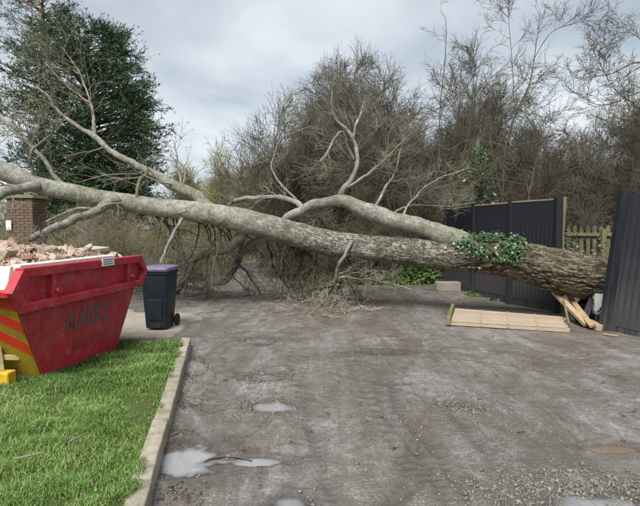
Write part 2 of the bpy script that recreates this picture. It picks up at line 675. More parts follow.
def m_litter():
    m = NT('earth_and_leaf_litter', 0.95, 0.1)
    v = m.coord('Object')
    c = m.ramp(m.noise(v, 0.7, 6, 0.7), [(0.3, (0.045, 0.036, 0.025)), (0.55, (0.085, 0.068, 0.045)), (0.75, (0.07, 0.085, 0.03))])
    c = m.mix(m.ramp(m.noise(v, 22, 5, 0.7), [(0.4, 0.0), (0.65, 0.6)]), c, (0.14, 0.105, 0.065))
    m.col(c)
    m.bump(m.noise(v, 14, 6, 0.7), 0.9, 0.05)
    return m.m


M['mud'] = m_mud()
M['litter'] = m_litter()
M['bark'] = m_bark()
M['lawn'] = m_lawn()
M['blade'] = m_blade()
M['red'] = m_paint_red()
M['fence'] = m_fence_paint()
M['kerb'] = m_stone('weathered_concrete_kerb', [(0.28, (0.15, 0.132, 0.095)), (0.5, (0.29, 0.26, 0.205)), (0.72, (0.40, 0.365, 0.30))], 9)
M['concrete'] = m_stone('pale_concrete', [(0.25, (0.20, 0.17, 0.14)), (0.5, (0.29, 0.25, 0.21)), (0.8, (0.36, 0.32, 0.275))], 4)
M['brick'] = m_stone('old_brown_brick', [(0.25, (0.085, 0.06, 0.045)), (0.5, (0.15, 0.105, 0.075)), (0.8, (0.20, 0.15, 0.11))], 9)
M['mortar'] = m_stone('grey_mortar', [(0.3, (0.10, 0.09, 0.075)), (0.7, (0.16, 0.145, 0.12))], 12, use_rnd=False)
M['mosscap'] = m_stone('mossy_coping', [(0.3, (0.10, 0.095, 0.045)), (0.5, (0.135, 0.135, 0.055)), (0.75, (0.19, 0.18, 0.12))], 6)
M['rubble'] = m_rubble()
M['gravel'] = m_stone('loose_gravel', [(0.3, (0.085, 0.074, 0.064)), (0.5, (0.16, 0.145, 0.128)), (0.72, (0.33, 0.31, 0.285))], 21, use_rnd=False)
M['silt_sky_water'] = m_water('silty_sky_tinted_water', (0.245, 0.252, 0.258), 0.01)  # silt colour, made paler and bluish to paint in the sky's reflection
M['brown_water'] = m_water('brown_puddle_water', (0.165, 0.125, 0.085), 0.06)
M['new_wood'] = m_wood('fresh_split_timber', (0.27, 0.19, 0.105), (0.44, 0.335, 0.21))
M['pale_wood'] = m_wood('pale_fence_timber', (0.31, 0.25, 0.18), (0.45, 0.38, 0.29), (1.5, 14, 14))
M['orange_wood'] = m_wood('orange_fence_batten', (0.31, 0.215, 0.13), (0.40, 0.29, 0.19), (14, 1.5, 14))
M['mossy_wood'] = m_wood('mossy_weathered_timber', (0.09, 0.078, 0.05), (0.17, 0.15, 0.10), (12, 12, 1.2), green=(0.095, 0.10, 0.04))
M['green_wood'] = m_wood('yellow_green_timber', (0.12, 0.108, 0.052), (0.215, 0.195, 0.10), (9, 9, 1.2), green=(0.105, 0.115, 0.05))
M['cap_wood'] = m_wood('weathered_capping', (0.13, 0.11, 0.08), (0.26, 0.225, 0.165), (3, 3, 14))
M['twig_pale'] = m_twig('pale_ash_twig', (0.10, 0.09, 0.065), (0.25, 0.235, 0.19), 3)
M['twig_fan'] = m_twig('pale_brush_twig', (0.15, 0.135, 0.095), (0.36, 0.34, 0.275), 4)
M['twig_dark'] = m_twig('dark_wet_twig', (0.040, 0.034, 0.026), (0.125, 0.11, 0.082), 3)
M['twig_brown'] = m_twig('brown_hedge_twig', (0.064, 0.057, 0.040), (0.150, 0.135, 0.097), 0.7)
M['twig_olive'] = m_twig('olive_hedge_twig', (0.135, 0.120, 0.06), (0.28, 0.255, 0.15), 0.7)
M['twig_grey'] = m_twig('grey_bramble_twig', (0.15, 0.135, 0.095), (0.33, 0.30, 0.225), 0.8)
M['twig_yellow'] = m_twig('yellow_willow_twig', (0.21, 0.20, 0.075), (0.34, 0.32, 0.15), 0.5)
M['stem'] = m_twig('hedge_stem', (0.055, 0.046, 0.034), (0.14, 0.12, 0.09), 3)
M['stem_red'] = m_twig('pine_trunk_bark', (0.12, 0.07, 0.045), (0.22, 0.13, 0.085), 3)
M['keys'] = m_twig('dry_brown_seed', (0.15, 0.115, 0.075), (0.30, 0.25, 0.18), 4)
M['cypress'] = m_leaf('cypress_foliage', (0.017, 0.040, 0.017), (0.050, 0.100, 0.036), 0.9, 0.6, 0.25)
M['pine'] = m_leaf('pine_needles', (0.024, 0.040, 0.018), (0.058, 0.082, 0.040), 1.0, 0.6, 0.25)
M['ivy'] = m_leaf('ivy_leaf', (0.016, 0.036, 0.013), (0.045, 0.085, 0.030), 6, 0.34, 0.5)
M['bramble'] = m_leaf('bramble_leaf', (0.045, 0.062, 0.032), (0.085, 0.105, 0.06), 3, 0.55, 0.3)
M['weed'] = m_leaf('green_weed_leaf', (0.034, 0.066, 0.014), (0.070, 0.120, 0.030), 3, 0.55, 0.3)
M['bin'] = m_plain('slate_bin_plastic', (0.011, 0.017, 0.023), 0.5, 0.4, 0.3, 5, 0.25, 140, 0.002)
M['lid'] = m_plain('lavender_lid_plastic', (0.135, 0.108, 0.180), 0.5, 0.4, 0.15, 6, 0.2, 120, 0.002)
M['rubber'] = m_plain('black_rubber', (0.018, 0.018, 0.018), 0.8, 0.3)
M['tarp'] = m_plain('black_plastic_sheet', (0.008, 0.008, 0.009), 0.4, 0.45, 0.3, 6, 0.5, 18, 0.02)
M['white'] = m_plain('off_white_sheet', (0.58, 0.565, 0.52), 0.7, 0.3, 0.18, 7, 0.3, 30, 0.01)
M['plate'] = m_plain('white_label', (0.66, 0.66, 0.65), 0.5, 0.4, 0.1, 30, 0)
M['ink'] = m_plain('blue_grey_print', (0.12, 0.17, 0.21), 0.6, 0.3, 0.2, 40, 0)
M['hazard_yellow'] = m_worn('worn_yellow_paint', (0.30, 0.215, 0.018), (0.13, 0.095, 0.025), 0.46, 0.66, 9)
M['hazard_red'] = m_worn('red_reflective_stripe', (0.55, 0.035, 0.015), (0.30, 0.05, 0.03), 0.55, 0.75, 12)
M['yellow'] = m_plain('bright_yellow_timber', (0.56, 0.36, 0.02), 0.6, 0.3, 0.25, 10, 0.3, 40, 0.004)
M['bare_wood'] = m_wood('bare_broken_timber', (0.33, 0.25, 0.12), (0.52, 0.42, 0.24))
M['lettering'] = m_worn('worn_grey_lettering', (0.095, 0.085, 0.09), (0.34, 0.022, 0.034), 0.49, 0.58, 24)
M['lettering2'] = m_worn('rubbed_out_lettering', (0.14, 0.075, 0.08), (0.34, 0.022, 0.034), 0.40, 0.54, 24)
M['pipe'] = m_plain('rusty_bolt', (0.10, 0.045, 0.03), 0.7, 0.3)
M['split'] = m_wood('white_torn_wood', (0.62, 0.60, 0.55), (0.78, 0.76, 0.70), (14, 14, 1.2))
M['block'] = m_stone('white_rendered_block', [(0.25, (0.40, 0.40, 0.38)), (0.6, (0.56, 0.56, 0.54)), (0.8, (0.62, 0.62, 0.60))], 5)
exec_rng = np.random.default_rng(7)

# ================================================================== SETTING: the yard surface
# (pothole centres: x, y, radius x, radius y, depth, water level below the rim or None, water)
POTS = []


def pot(px, py, rx, ry, dep, wl=None, wm='silt_sky_water'):
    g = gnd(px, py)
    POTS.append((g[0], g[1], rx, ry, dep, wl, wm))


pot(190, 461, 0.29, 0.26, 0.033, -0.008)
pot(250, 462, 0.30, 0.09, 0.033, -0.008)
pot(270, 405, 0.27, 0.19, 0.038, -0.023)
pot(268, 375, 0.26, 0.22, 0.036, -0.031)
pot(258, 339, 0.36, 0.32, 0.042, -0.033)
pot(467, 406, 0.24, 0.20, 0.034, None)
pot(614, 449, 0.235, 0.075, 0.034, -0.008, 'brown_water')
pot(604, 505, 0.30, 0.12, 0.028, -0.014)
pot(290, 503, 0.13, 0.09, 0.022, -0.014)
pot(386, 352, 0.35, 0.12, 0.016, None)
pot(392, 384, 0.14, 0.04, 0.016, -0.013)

ruts = [[gnd(380, 506), gnd(405, 470), gnd(370, 400), gnd(345, 350)], [gnd(450, 506), gnd(415, 450), gnd(385, 415), gnd(378, 380)],
        [gnd(640, 420), gnd(540, 372), gnd(440, 358), gnd(330, 352)], [gnd(640, 390), gnd(560, 352), gnd(470, 340), gnd(380, 340)]]


def spline(ctrl, n):
    """Catmull-Rom through ctrl rows"""
    c = np.asarray(ctrl, float)
    c = np.vstack([2 * c[0] - c[1], c, 2 * c[-1] - c[-2]])
    seg = len(c) - 3
    t = np.linspace(0, seg, n)
    i = np.minimum(t.astype(int), seg - 1)
    f = (t - i)[:, None]
    p0, p1, p2, p3 = c[i], c[i + 1], c[i + 2], c[i + 3]
    return 0.5 * (2 * p1 + (p2 - p0) * f + (2 * p0 - 5 * p1 + 4 * p2 - p3) * f ** 2 + (3 * p1 - p0 - 3 * p2 + p3) * f ** 3)


ruts += [[gnd(393, 506), gnd(418, 470), gnd(384, 402), gnd(356, 350)], [gnd(470, 506), gnd(432, 450), gnd(400, 415), gnd(391, 380)],
         [gnd(500, 470), gnd(460, 425), gnd(420, 395), gnd(330, 372)], [gnd(330, 506), gnd(318, 450), gnd(300, 400), gnd(290, 350)],
         [gnd(640, 405), gnd(550, 362), gnd(455, 348), gnd(350, 345)]]
RUTS = [spline(r, 60)[:, :2] for r in ruts]
RNG_R = np.random.default_rng(3)


def yard_h(x, y):
    p = xy0(x, y)
    near = np.clip(1.3 - y / 14.0, 0.25, 1)
    low = 0.016 * fbm(p, 0.55, 3, 1) + 0.0075 * fbm(p, 2.6, 4, 5) * near
    patch = np.clip(0.55 + 0.8 * fbm(p, 0.9, 3, 15), 0.15, 1.3)
    clod = (0.0075 * fbm(p, 7.5, 4, 21, 0.62) * patch + 0.004 * np.abs(noise(p, 31, 9)) * patch) * near
    for r in RUTS:
        d = np.full(x.shape, 9.0)
        for q in r[::2]:
            d = np.minimum(d, np.hypot(x - q[0], y - q[1]))
        low = low - 0.016 * np.exp(-(d / 0.035) ** 2) + 0.006 * np.exp(-((d - 0.075) / 0.035) ** 2)
    dent = 0.0
    for (cx, cy, rx, ry, dep, wl, wm) in POTS:
        wob = 1 + 0.38 * fbm(p, 4.0, 4, 31)
        q = np.hypot((x - cx) / rx, (y - cy) / ry) * wob
        k = np.clip(1.25 - q, 0, 1)
        k = k * k * (3 - 2 * k)
        low = low * (1 - np.clip(2.6 - q, 0, 1) * 0.85)
        rough_ = np.exp(-((q - 0.95) / 0.35) ** 2) * (1.0 if dep > 0.032 else 0.35)
        dent = dent - dep * k + 0.012 * np.exp(-((q - 1.3) / 0.25) ** 2) * (1 if dep > 0.032 else 0.2)
        clod = clod + rough_ * 0.009 * fbm(p, 11.0, 3, 44, 0.65)
    return low + clod + dent


def axis(parts):
    out = [parts[0][0]]
    for a, b, s in parts:
        n = max(1, int(round((b - a) / s)))
        out += list(np.linspace(a, b, n + 1)[1:])
    return np.array(out)


gx = axis([(-9, -2.4, 0.25), (-2.4, 5.2, 0.019), (5.2, 8.0, 0.2)])
gy = axis([(0.8, 2.3, 0.1), (2.3, 4.6, 0.0165), (4.6, 7.2, 0.026), (7.2, 11, 0.06), (11, 20, 0.2), (20, 60, 2.0)])
GX, GY = np.meshgrid(gx, gy)
GZ = yard_h(GX, GY)
edge = np.clip((np.abs(GX + 0.6) - 5.2) / 2.0, 0, 1)
GZ = GZ - 0.06 * edge * (GX < -4)
ny_, nx_ = GX.shape
gid = np.arange(nx_ * ny_).reshape(ny_, nx_)
quads = np.stack([gid[:-1, :-1], gid[:-1, 1:], gid[1:, 1:], gid[1:, :-1]], -1).reshape(-1, 4)
yard_me = mesh_np('driveway', np.stack([GX, GY, GZ], -1), quads, M['mud'], True)
WET = np.zeros_like(GX)
for (cx, cy, rx, ry, dep, wl, wm) in POTS:
    q = np.hypot((GX - cx) / rx, (GY - cy) / ry)
    lev = wl if wl is not None else -dep * 0.8
    WET = np.maximum(WET, np.clip(1.25 - (GZ - lev) / 0.034, 0, 1) * np.clip(2.0 - q, 0, 1))
for r in RUTS:
    d_r = np.full(GX.shape, 9.0)
    for q in r[::2]:
        d_r = np.minimum(d_r, np.hypot(GX - q[0], GY - q[1]))
    WET = np.maximum(WET, 0.75 * np.exp(-(d_r / 0.05) ** 2))
wa = yard_me.attributes.new('wet', 'FLOAT', 'POINT')
wa.data.foreach_set('value', WET.ravel().astype(np.float32))
yard = link('driveway', yard_me)
tag(yard, 'wet rutted grey brown earth driveway with potholes', kind='structure')


def ground_z(x, y):
    return float(yard_h(np.array([[x]]), np.array([[y]]))[0, 0])


# water lying in the potholes: every yard cell under the water level becomes a water cell
plab = {0: 'milky puddle lying against the kerb', 1: 'narrow milky puddle with a stick in it beside the kerb puddle', 2: 'small puddle in the nearest of three potholes in a row',
        3: 'trace of water in the middle pothole of the row', 4: 'trace of water in the farthest pothole near the bin', 6: 'brown muddy puddle at the right edge of the yard',
        7: 'pale puddle amid loose gravel in the near right corner', 8: 'small wet hollow at the bottom edge of the yard', 10: 'thin sliver of water in the middle of the yard'}
taken = np.zeros((ny_ - 1, nx_ - 1), bool)
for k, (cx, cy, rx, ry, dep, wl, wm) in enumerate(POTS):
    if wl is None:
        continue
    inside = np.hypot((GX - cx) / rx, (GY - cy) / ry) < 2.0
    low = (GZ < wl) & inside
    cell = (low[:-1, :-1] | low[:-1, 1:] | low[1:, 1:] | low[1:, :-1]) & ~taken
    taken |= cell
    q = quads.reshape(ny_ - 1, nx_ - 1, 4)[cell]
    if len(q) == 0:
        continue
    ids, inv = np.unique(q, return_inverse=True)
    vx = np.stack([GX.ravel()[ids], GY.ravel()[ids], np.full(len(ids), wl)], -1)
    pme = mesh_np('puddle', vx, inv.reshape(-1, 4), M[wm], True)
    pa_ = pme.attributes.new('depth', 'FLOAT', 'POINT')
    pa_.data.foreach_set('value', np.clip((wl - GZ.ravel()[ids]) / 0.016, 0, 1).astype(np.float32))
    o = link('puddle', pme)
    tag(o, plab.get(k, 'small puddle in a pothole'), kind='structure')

# wide ground sheet under and beyond everything
hx = axis([(-300, -30, 30), (-30, 30, 1.0), (30, 300, 30)])
hy = axis([(-40, 8, 4), (8, 40, 1.0), (40, 400, 30)])
HX, HY = np.meshgrid(hx, hy)
HP = xy0(HX, HY)


def bank_h(x, y):
    p = xy0(x, y)
    h = -0.10 + 0.05 * fbm(p, 0.3, 3, 40)
    # low verge behind the trunk and behind the fences, left hedge bank; the lane between them stays low
    right = np.clip((x - (0.6 + 0.0 * y)) / 1.2, 0, 1) * np.clip((y - 12.6) / 1.0, 0, 1)
    beyond = np.clip((x - 4.9) / 0.8, 0, 1) * np.clip((y - 5.5) / 1.5, 0, 1)
    left = np.clip((-3.0 - x - 0.0 * y) / 1.0, 0, 1) * np.clip((y - 11.5) / 1.5, 0, 1)
    return h + 0.28 * np.maximum(np.maximum(right, left), beyond)


HZ = bank_h(HX, HY)
hid = np.arange(HX.size).reshape(HX.shape)
hq = np.stack([hid[:-1, :-1], hid[:-1, 1:], hid[1:, 1:], hid[1:, :-1]], -1).reshape(-1, 4)
tag(link('ground', mesh_np('ground', np.stack([HX, HY, HZ], -1), hq, M['litter'], True)), 'brown leaf litter and earth under the hedges', kind='structure')

# ------------------------------------------------------------------ kerb and lawn
KA, KB = gnd(152, 506)[:2], gnd(192, 345)[:2]         # foot of the kerb face
kd = (KB - KA) / np.linalg.norm(KB - KA)
kn = np.array([-kd[1], kd[0]])                        # towards the lawn
KW, KH = 0.125, 0.105
K_END = KB
kerb = tag(link('kerb', None), 'row of worn concrete kerb stones edging the lawn', kind='structure')
kerb.location = (KA[0], KA[1], 0)


def kerb_mesh(ln):
    mb = MB()
    mb.hexa([(0, 0, -0.12), (ln, 0, -0.12), (ln, KW, -0.12), (0, KW, -0.12), (0, 0.012, KH), (ln, 0.012, KH), (ln, KW, KH), (0, KW, KH)])
    me = mb.mesh('kerb_stone', M['kerb'], 0.012, 2)
    bm = bmesh.new(); bm.from_mesh(me)
    bmesh.ops.subdivide_edges(bm, edges=[e_ for e_ in bm.edges if e_.calc_length() > 0.3], cuts=9, use_grid_fill=True)
    for v in bm.verts:
        n_ = noise(np.array([v.co.x * 7 + 3, v.co.y * 20, v.co.z * 20]))
        v.co.z += 0.004 * n_
        v.co.y += 0.004 * noise(np.array([v.co.x * 9 + 13, v.co.y * 20, v.co.z * 20]))
    for f in bm.faces: f.smooth = True
    bm.to_mesh(me); bm.free()
    return me


kme = kerb_mesh(0.898)
kang = math.atan2(kd[1], kd[0])
klen = np.linalg.norm(KB - KA)
n_k = 6
s0 = klen - n_k * 0.915
for k in range(n_k):
    s = s0 + k * 0.915
    o = link('kerb_stone', kme, kerb)
    o.location = (kd[0] * s + kn[0] * 0.003 * ((k * 4) % 3 - 1), kd[1] * s + kn[1] * 0.003 * ((k * 4) % 3 - 1), 0.0035 * ((k * 7) % 3 - 1))
    o.rotation_euler = (0, 0.004 * ((k * 5) % 3 - 1), kang)
LAWN_Z = 0.085


def lawn_inside(x, y):
    d = (x - KA[0]) * kn[0] + (y - KA[1]) * kn[1]     # distance to the lawn side of the kerb face
    s = (x - KA[0]) * kd[0] + (y - KA[1]) * kd[1]
    endlim = klen + 0.06 - 0.10 * np.exp(-np.clip(d - 0.1, 0, 9) * 5.0) + np.clip(d - 0.3, 0, 3) * 0.22
    return d, endlim - s


lx = np.linspace(-7.5, -0.5, 141); ly = np.linspace(1.0, 7.8, 137)
LX, LY = np.meshgrid(lx, ly)
LD, LE = lawn_inside(LX, LY)


def lawn_h(x, y):
    p = xy0(x, y)
    d, e_ = lawn_inside(x, y)
    return (LAWN_Z + 0.016 * fbm(p, 1.2, 3, 60) + 0.02 * np.clip(d, 0, 1.5)) * np.clip((e_ + 0.02) / 0.22, 0, 1) ** 0.5 - 0.02 * (e_ < 0.03)


LZ = lawn_h(LX, LY)
lid_ = np.arange(LX.size).reshape(LX.shape)
lq = np.stack([lid_[:-1, :-1], lid_[:-1, 1:], lid_[1:, 1:], lid_[1:, :-1]], -1)
# snap the outer cells onto the kerb's back edge
bx_ = np.clip(KW - 0.02 - LD, 0, 0.06)
keep = (LD > KW - 0.06) & (LE > 0)
ck = keep[:-1, :-1] & keep[:-1, 1:] & keep[1:, 1:] & keep[1:, :-1]
lq = lq[ck].reshape(-1, 4)
LXs, LYs = LX + bx_ * kn[0], LY + bx_ * kn[1]
ids, inv = np.unique(lq, return_inverse=True)
lawn = link('lawn', mesh_np('lawn', np.stack([LXs.ravel()[ids], LYs.ravel()[ids], LZ.ravel()[ids]], -1), inv.reshape(-1, 4), M['lawn'], True))
tag(lawn, 'strip of lawn between the kerb and the skip', kind='structure')

# pale concrete path behind the lawn, under the bin
qx_, qy_ = np.meshgrid(np.linspace(-6.5, -1.7, 97), np.linspace(6.5, 9.3, 57))
qn = fbm(xy0(qx_, qy_), 2.2, 4, 77)
pin = (qx_ < -2.02 - 0.10 * (qy_ - 7) + 0.14 * qn) & (qy_ > 6.75 + 0.05 * qn) & (qy_ < 8.7 + 0.25 * qn + 0.1 * (-2 - qx_))
pz = 0.030 + 0.006 * qn
pid = np.arange(qx_.size).reshape(qx_.shape)
pq = np.stack([pid[:-1, :-1], pid[:-1, 1:], pid[1:, 1:], pid[1:, :-1]], -1)
pc = pin[:-1, :-1] & pin[:-1, 1:] & pin[1:, 1:] & pin[1:, :-1]
# the rim of the slab dips into the mud
edge_v = np.zeros_like(pin)
er = ~pin
edge_v[1:-1, 1:-1] = er[:-2, 1:-1] | er[2:, 1:-1] | er[1:-1, :-2] | er[1:-1, 2:] | er[:-2, :-2] | er[2:, 2:] | er[:-2, 2:] | er[2:, :-2]
pz = np.where(edge_v, -0.03, pz)
ids, inv = np.unique(pq[pc].reshape(-1, 4), return_inverse=True)
tag(link('path', mesh_np('path', np.stack([qx_.ravel()[ids], qy_.ravel()[ids], pz.ravel()[ids]], -1), inv.reshape(-1, 4), M['concrete'], True)), 'pale worn concrete path behind the lawn', kind='structure')

# ================================================================== THE SKIP
sb_l, sb_r = gnd(46, 377, 0.11), gnd(122, 350, 0.11)         # foot of the lettered side
SK_A = nrm(np.array([0.140, 0.990, 0]))                      # along the skip, away from the camera
SK_R = np.array([SK_A[1], -SK_A[0], 0])                      # outwards from the lettered side
SK_M = (sb_l + sb_r) / 2 + np.array([-0.035, 0.0, 0])
SK_W = 1.50
sk_base = SK_M - SK_R * (SK_W / 2 - 0.08)
skip = thing('skip', 'battered red metal skip heaped with brick rubble on the grass', 'skip', tuple(sk_base))
SK_Z = np.array([0, 0, 1.0])


def sk(u, v, z):
    """skip space: u along, v out of the lettered side from the middle, z above the grass"""
    return Vector(sk_base + SK_A * u + SK_R * v + SK_Z * z)


SBT, STP, SHT = 0.61, 1.02, 1.085       # half bottom length, half top length, height
wb, wtp = SK_W / 2 - 0.08, SK_W / 2 + 0.01
ZL = 0.70                                # ledge height


def half_u(z):                           # half length of the side plate at height z
    return SBT + (1.06 - SBT) * z / 0.90


def half_v(z):
    return wb + (wtp - wb) * z / SHT


mb = MB()
TH = 0.025
# side plates with the clipped upper corners, end plates, floor
for s in (-1, 1):
    prof = [(-SBT, 0), (SBT, 0), (half_u(0.90), 0.90), (0.985, SHT), (-0.985, SHT), (-half_u(0.90), 0.90)]
    outer = [sk(u, s * half_v(z), z) for u, z in prof]
    inner = [sk(u, s * (half_v(z) - TH), z) for u, z in prof]
    n = len(prof)
    f1, f2 = tuple(range(n)), tuple(range(2 * n - 1, n - 1, -1))
    fs = [f1 if s < 0 else f1[::-1], f2 if s < 0 else f2[::-1]] + [(i, (i + 1) % n, n + (i + 1) % n, n + i) for i in range(n)]
    mb.add(outer + inner, fs)
for s in (-1, 1):
    a, b = half_u(0.90), SBT
    mb.hexa([sk(s * b, -wb + 0.02, 0.0), sk(s * b, wb - 0.02, 0.0), sk(s * (b - TH), wb - 0.02, 0.0), sk(s * (b - TH), -wb + 0.02, 0.0),
             sk(s * a, -half_v(.9) + 0.02, 0.90), sk(s * a, half_v(.9) - 0.02, 0.90), sk(s * (a - TH), half_v(.9) - 0.02, 0.90), sk(s * (a - TH), -half_v(.9) + 0.02, 0.90)])
mb.hexa([sk(-SBT, -wb, 0.0), sk(SBT, -wb, 0.0), sk(SBT, wb, 0.0), sk(-SBT, wb, 0.0), sk(-SBT, -wb, 0.02), sk(SBT, -wb, 0.02), sk(SBT, wb, 0.02), sk(-SBT, wb, 0.02)])
body = mb.obj('body', M['red'], skip)
# rims: top rail along both sides, clipped corner rails, end rails
for s in (-1, 1):
    vt = half_v(SHT)
    mb = MB()
    mb.hexa([sk(-1.0, s * (vt - 0.03), SHT - 0.075), sk(1.0, s * (vt - 0.03), SHT - 0.075), sk(1.0, s * (vt + 0.055), SHT - 0.075), sk(-1.0, s * (vt + 0.055), SHT - 0.075),
             sk(-1.0, s * (vt - 0.03), SHT + 0.012), sk(1.0, s * (vt - 0.03), SHT + 0.012), sk(1.0, s * (vt + 0.055), SHT + 0.012), sk(-1.0, s * (vt + 0.055), SHT + 0.012)])
    mb.obj('top_rail', M['red'], skip, 0.012, 2)
    mb = MB()
    mb.hexa([sk(-0.99, s * (half_v(ZL) - 0.01), ZL), sk(0.99, s * (half_v(ZL) - 0.01), ZL), sk(0.99, s * (vt + 0.055), ZL + 0.01), sk(-0.99, s * (vt + 0.055), ZL + 0.01),
             sk(-0.99, s * (half_v(ZL) - 0.01), ZL + 0.10), sk(0.99, s * (half_v(ZL) - 0.01), ZL + 0.10), sk(0.99, s * (vt + 0.055), ZL + 0.085), sk(-0.99, s * (vt + 0.055), ZL + 0.085)])
    mb.obj('side_ledge', M['red'], skip, 0.01, 2)
    for e_ in (-1, 1):
        mb = MB()
        # the rail bends out to a point at the end rim and back in to the ledge
        P = [(0.985, SHT + 0.010), (1.135, 0.895), (0.985, ZL + 0.004)]
        w_ = 0.065
        Q = [(0.92, SHT - 0.07), (1.05, 0.90), (0.93, ZL + 0.075)]
        vo, vi = s * (vt + 0.053), s * (half_v(0.8) - 0.012)
        for k in (0, 1):
            c = [sk(e_ * P[k][0], vi, P[k][1]), sk(e_ * P[k + 1][0], vi, P[k + 1][1]), sk(e_ * Q[k + 1][0], vi, Q[k + 1][1]), sk(e_ * Q[k][0], vi, Q[k][1]),
                 sk(e_ * P[k][0], vo, P[k][1]), sk(e_ * P[k + 1][0], vo, P[k + 1][1]), sk(e_ * Q[k + 1][0], vo, Q[k + 1][1]), sk(e_ * Q[k][0], vo, Q[k][1])]
            mb.hexa(c)
        mb.obj('corner_rail', M['red'], skip)
    for u in (-0.60, 0.72):
        mb = MB()
        mb.hexa([sk(u - 0.035, s * (half_v(ZL) - 0.01), ZL + 0.08), sk(u + 0.035, s * (half_v(ZL) - 0.01), ZL + 0.08), sk(u + 0.03, s * (vt + 0.045), ZL + 0.08), sk(u - 0.03, s * (vt + 0.045), ZL + 0.08),
                 sk(u - 0.035, s * (vt - 0.02), SHT - 0.06), sk(u + 0.035, s * (vt - 0.02), SHT - 0.06), sk(u + 0.03, s * (vt + 0.045), SHT - 0.06), sk(u - 0.03, s * (vt + 0.045), SHT - 0.06)])
        rib = mb.obj('side_rib', M['red'], skip, 0.006, 1)
        mb = MB()
        c0 = sk(u + 0.01, s * (vt + 0.03), ZL + 0.155)
        c1 = sk(u + 0.01, s * (vt + 0.075), ZL + 0.155)
        c2 = sk(u + 0.01, s * (vt + 0.090), ZL + 0.155)
        mb.cyl(c0, c1, 0.02, 12); mb.cyl(c1, c2, 0.03, 12)
        mb.obj('lifting_lug', M['red'], skip, smooth=True)
for e_ in (-1, 1):
    mb = MB()
    ve = half_v(0.9) + 0.02
    mb.hexa([sk(e_ * 1.03, -ve, 0.845), sk(e_ * 1.03, ve, 0.845), sk(e_ * 1.125, ve, 0.85), sk(e_ * 1.125, -ve, 0.85),
             sk(e_ * 1.03, -ve, 0.915), sk(e_ * 1.03, ve, 0.915), sk(e_ * 1.130, ve, 0.912), sk(e_ * 1.130, -ve, 0.912)])
    mb.obj('end_rail', M['red'], skip, 0.008, 1)


def on_end(v, z, off):
    """point on the near sloping end plate"""
    nz = nrm(np.array([-(0.90), -(half_u(.9) - SBT)]))       # outward normal in (u,z)
    return sk(-half_u(z) + nz[0] * off, v, z + nz[1] * off)


mb = MB()
zs0, zs1 = 0.02, 0.835
V0, V1 = -0.74, 0.74


def vlim(z):
    return half_v(z) - 0.015


corner = [on_end(-vlim(zs0), zs0, 0.002), on_end(vlim(zs0), zs0, 0.002), on_end(vlim(zs1), zs1, 0.002), on_end(-vlim(zs1), zs1, 0.002)]
corner2 = [on_end(-vlim(zs0), zs0, 0.008), on_end(vlim(zs0), zs0, 0.008), on_end(vlim(zs1), zs1, 0.008), on_end(-vlim(zs1), zs1, 0.008)]
mb.hexa(corner[::-1] + corner2[::-1])
hz = mb.obj('hazard_panel', M['hazard_yellow'], skip)
# red stripes running down towards the corner
for k in range(6):
    for s in (1, -1):
        mb = MB()
        v_hi = 0.10 + 0.0 * k
        z_c = 0.30 + 0.235 * k                # height at which the stripe reaches the outer edge
        hw = 0.062
        pts = []
        slope = 0.62
        def zz(v, d): return z_c + (0.73 - v) * slope + d
        vv0, vv1 = 0.26, 0.0
        cand = []
        for v, d in ((0.30, -hw), (None, -hw), (None, hw), (0.30, hw)):
            if v is None:
                # meet the panel's slanted edge
                z_t = z_c + d
                v = vlim(np.clip(z_t, 0, 1)) - 0.004
            z_ = zz(v, d)
            cand.append((v, z_))
        if max(z for v, z in cand) > zs1 or min(z for v, z in cand) < zs0:
            cand = [(v, min(max(z, zs0 + 0.003), zs1 - 0.003)) for v, z in cand]
            if abs(cand[0][1] - cand[3][1]) < 0.01 and abs(cand[1][1] - cand[2][1]) < 0.01:
                continue
        lo = [on_end(s * v, z, 0.006) for v, z in cand]
        hi = [on_end(s * v, z, 0.011) for v, z in cand]
        if s > 0: lo, hi = lo[::-1], hi[::-1]
        mb.hexa(lo + hi)
        mb.obj('stripe', M['hazard_red'], hz)

# writing on the side
def side_text(txt, u0, u1, z0, z1, mat, name, bold=0.0):
    cu = bpy.data.curves.new(name, 'FONT')
    cu.body = txt
    cu.extrude = 0.0
    cu.offset = bold
    cu.resolution_u = 2
    tmp = bpy.data.objects.new(name, cu)
    COL.objects.link(tmp)
    dg = bpy.context.evaluated_depsgraph_get()
    me = bpy.data.meshes.new_from_object(tmp.evaluated_get(dg))
    bpy.data.objects.remove(tmp); bpy.data.curves.remove(cu)
    co = np.array([v.co[:] for v in me.vertices])
    mn, mx = co.min(0), co.max(0)
    off = np.array(skip.location)
    for v, c in zip(me.vertices, co):
        u = u0 + (c[0] - mn[0]) / (mx[0] - mn[0]) * (u1 - u0)
        z = z0 + (c[1] - mn[1]) / (mx[1] - mn[1]) * (z1 - z0)
        v.co = sk(u, half_v(z) + 0.0025, z) - Vector(off)
    me.materials.clear(); me.materials.append(mat)
    return link(name, me, skip)


side_text('MARKS', -0.33, 0.40, 0.375, 0.615, M['lettering'], 'lettering', 0.035)
side_text('0844 77011', -0.22, 0.38, 0.16, 0.285, M['lettering2'], 'lettering', 0.02)
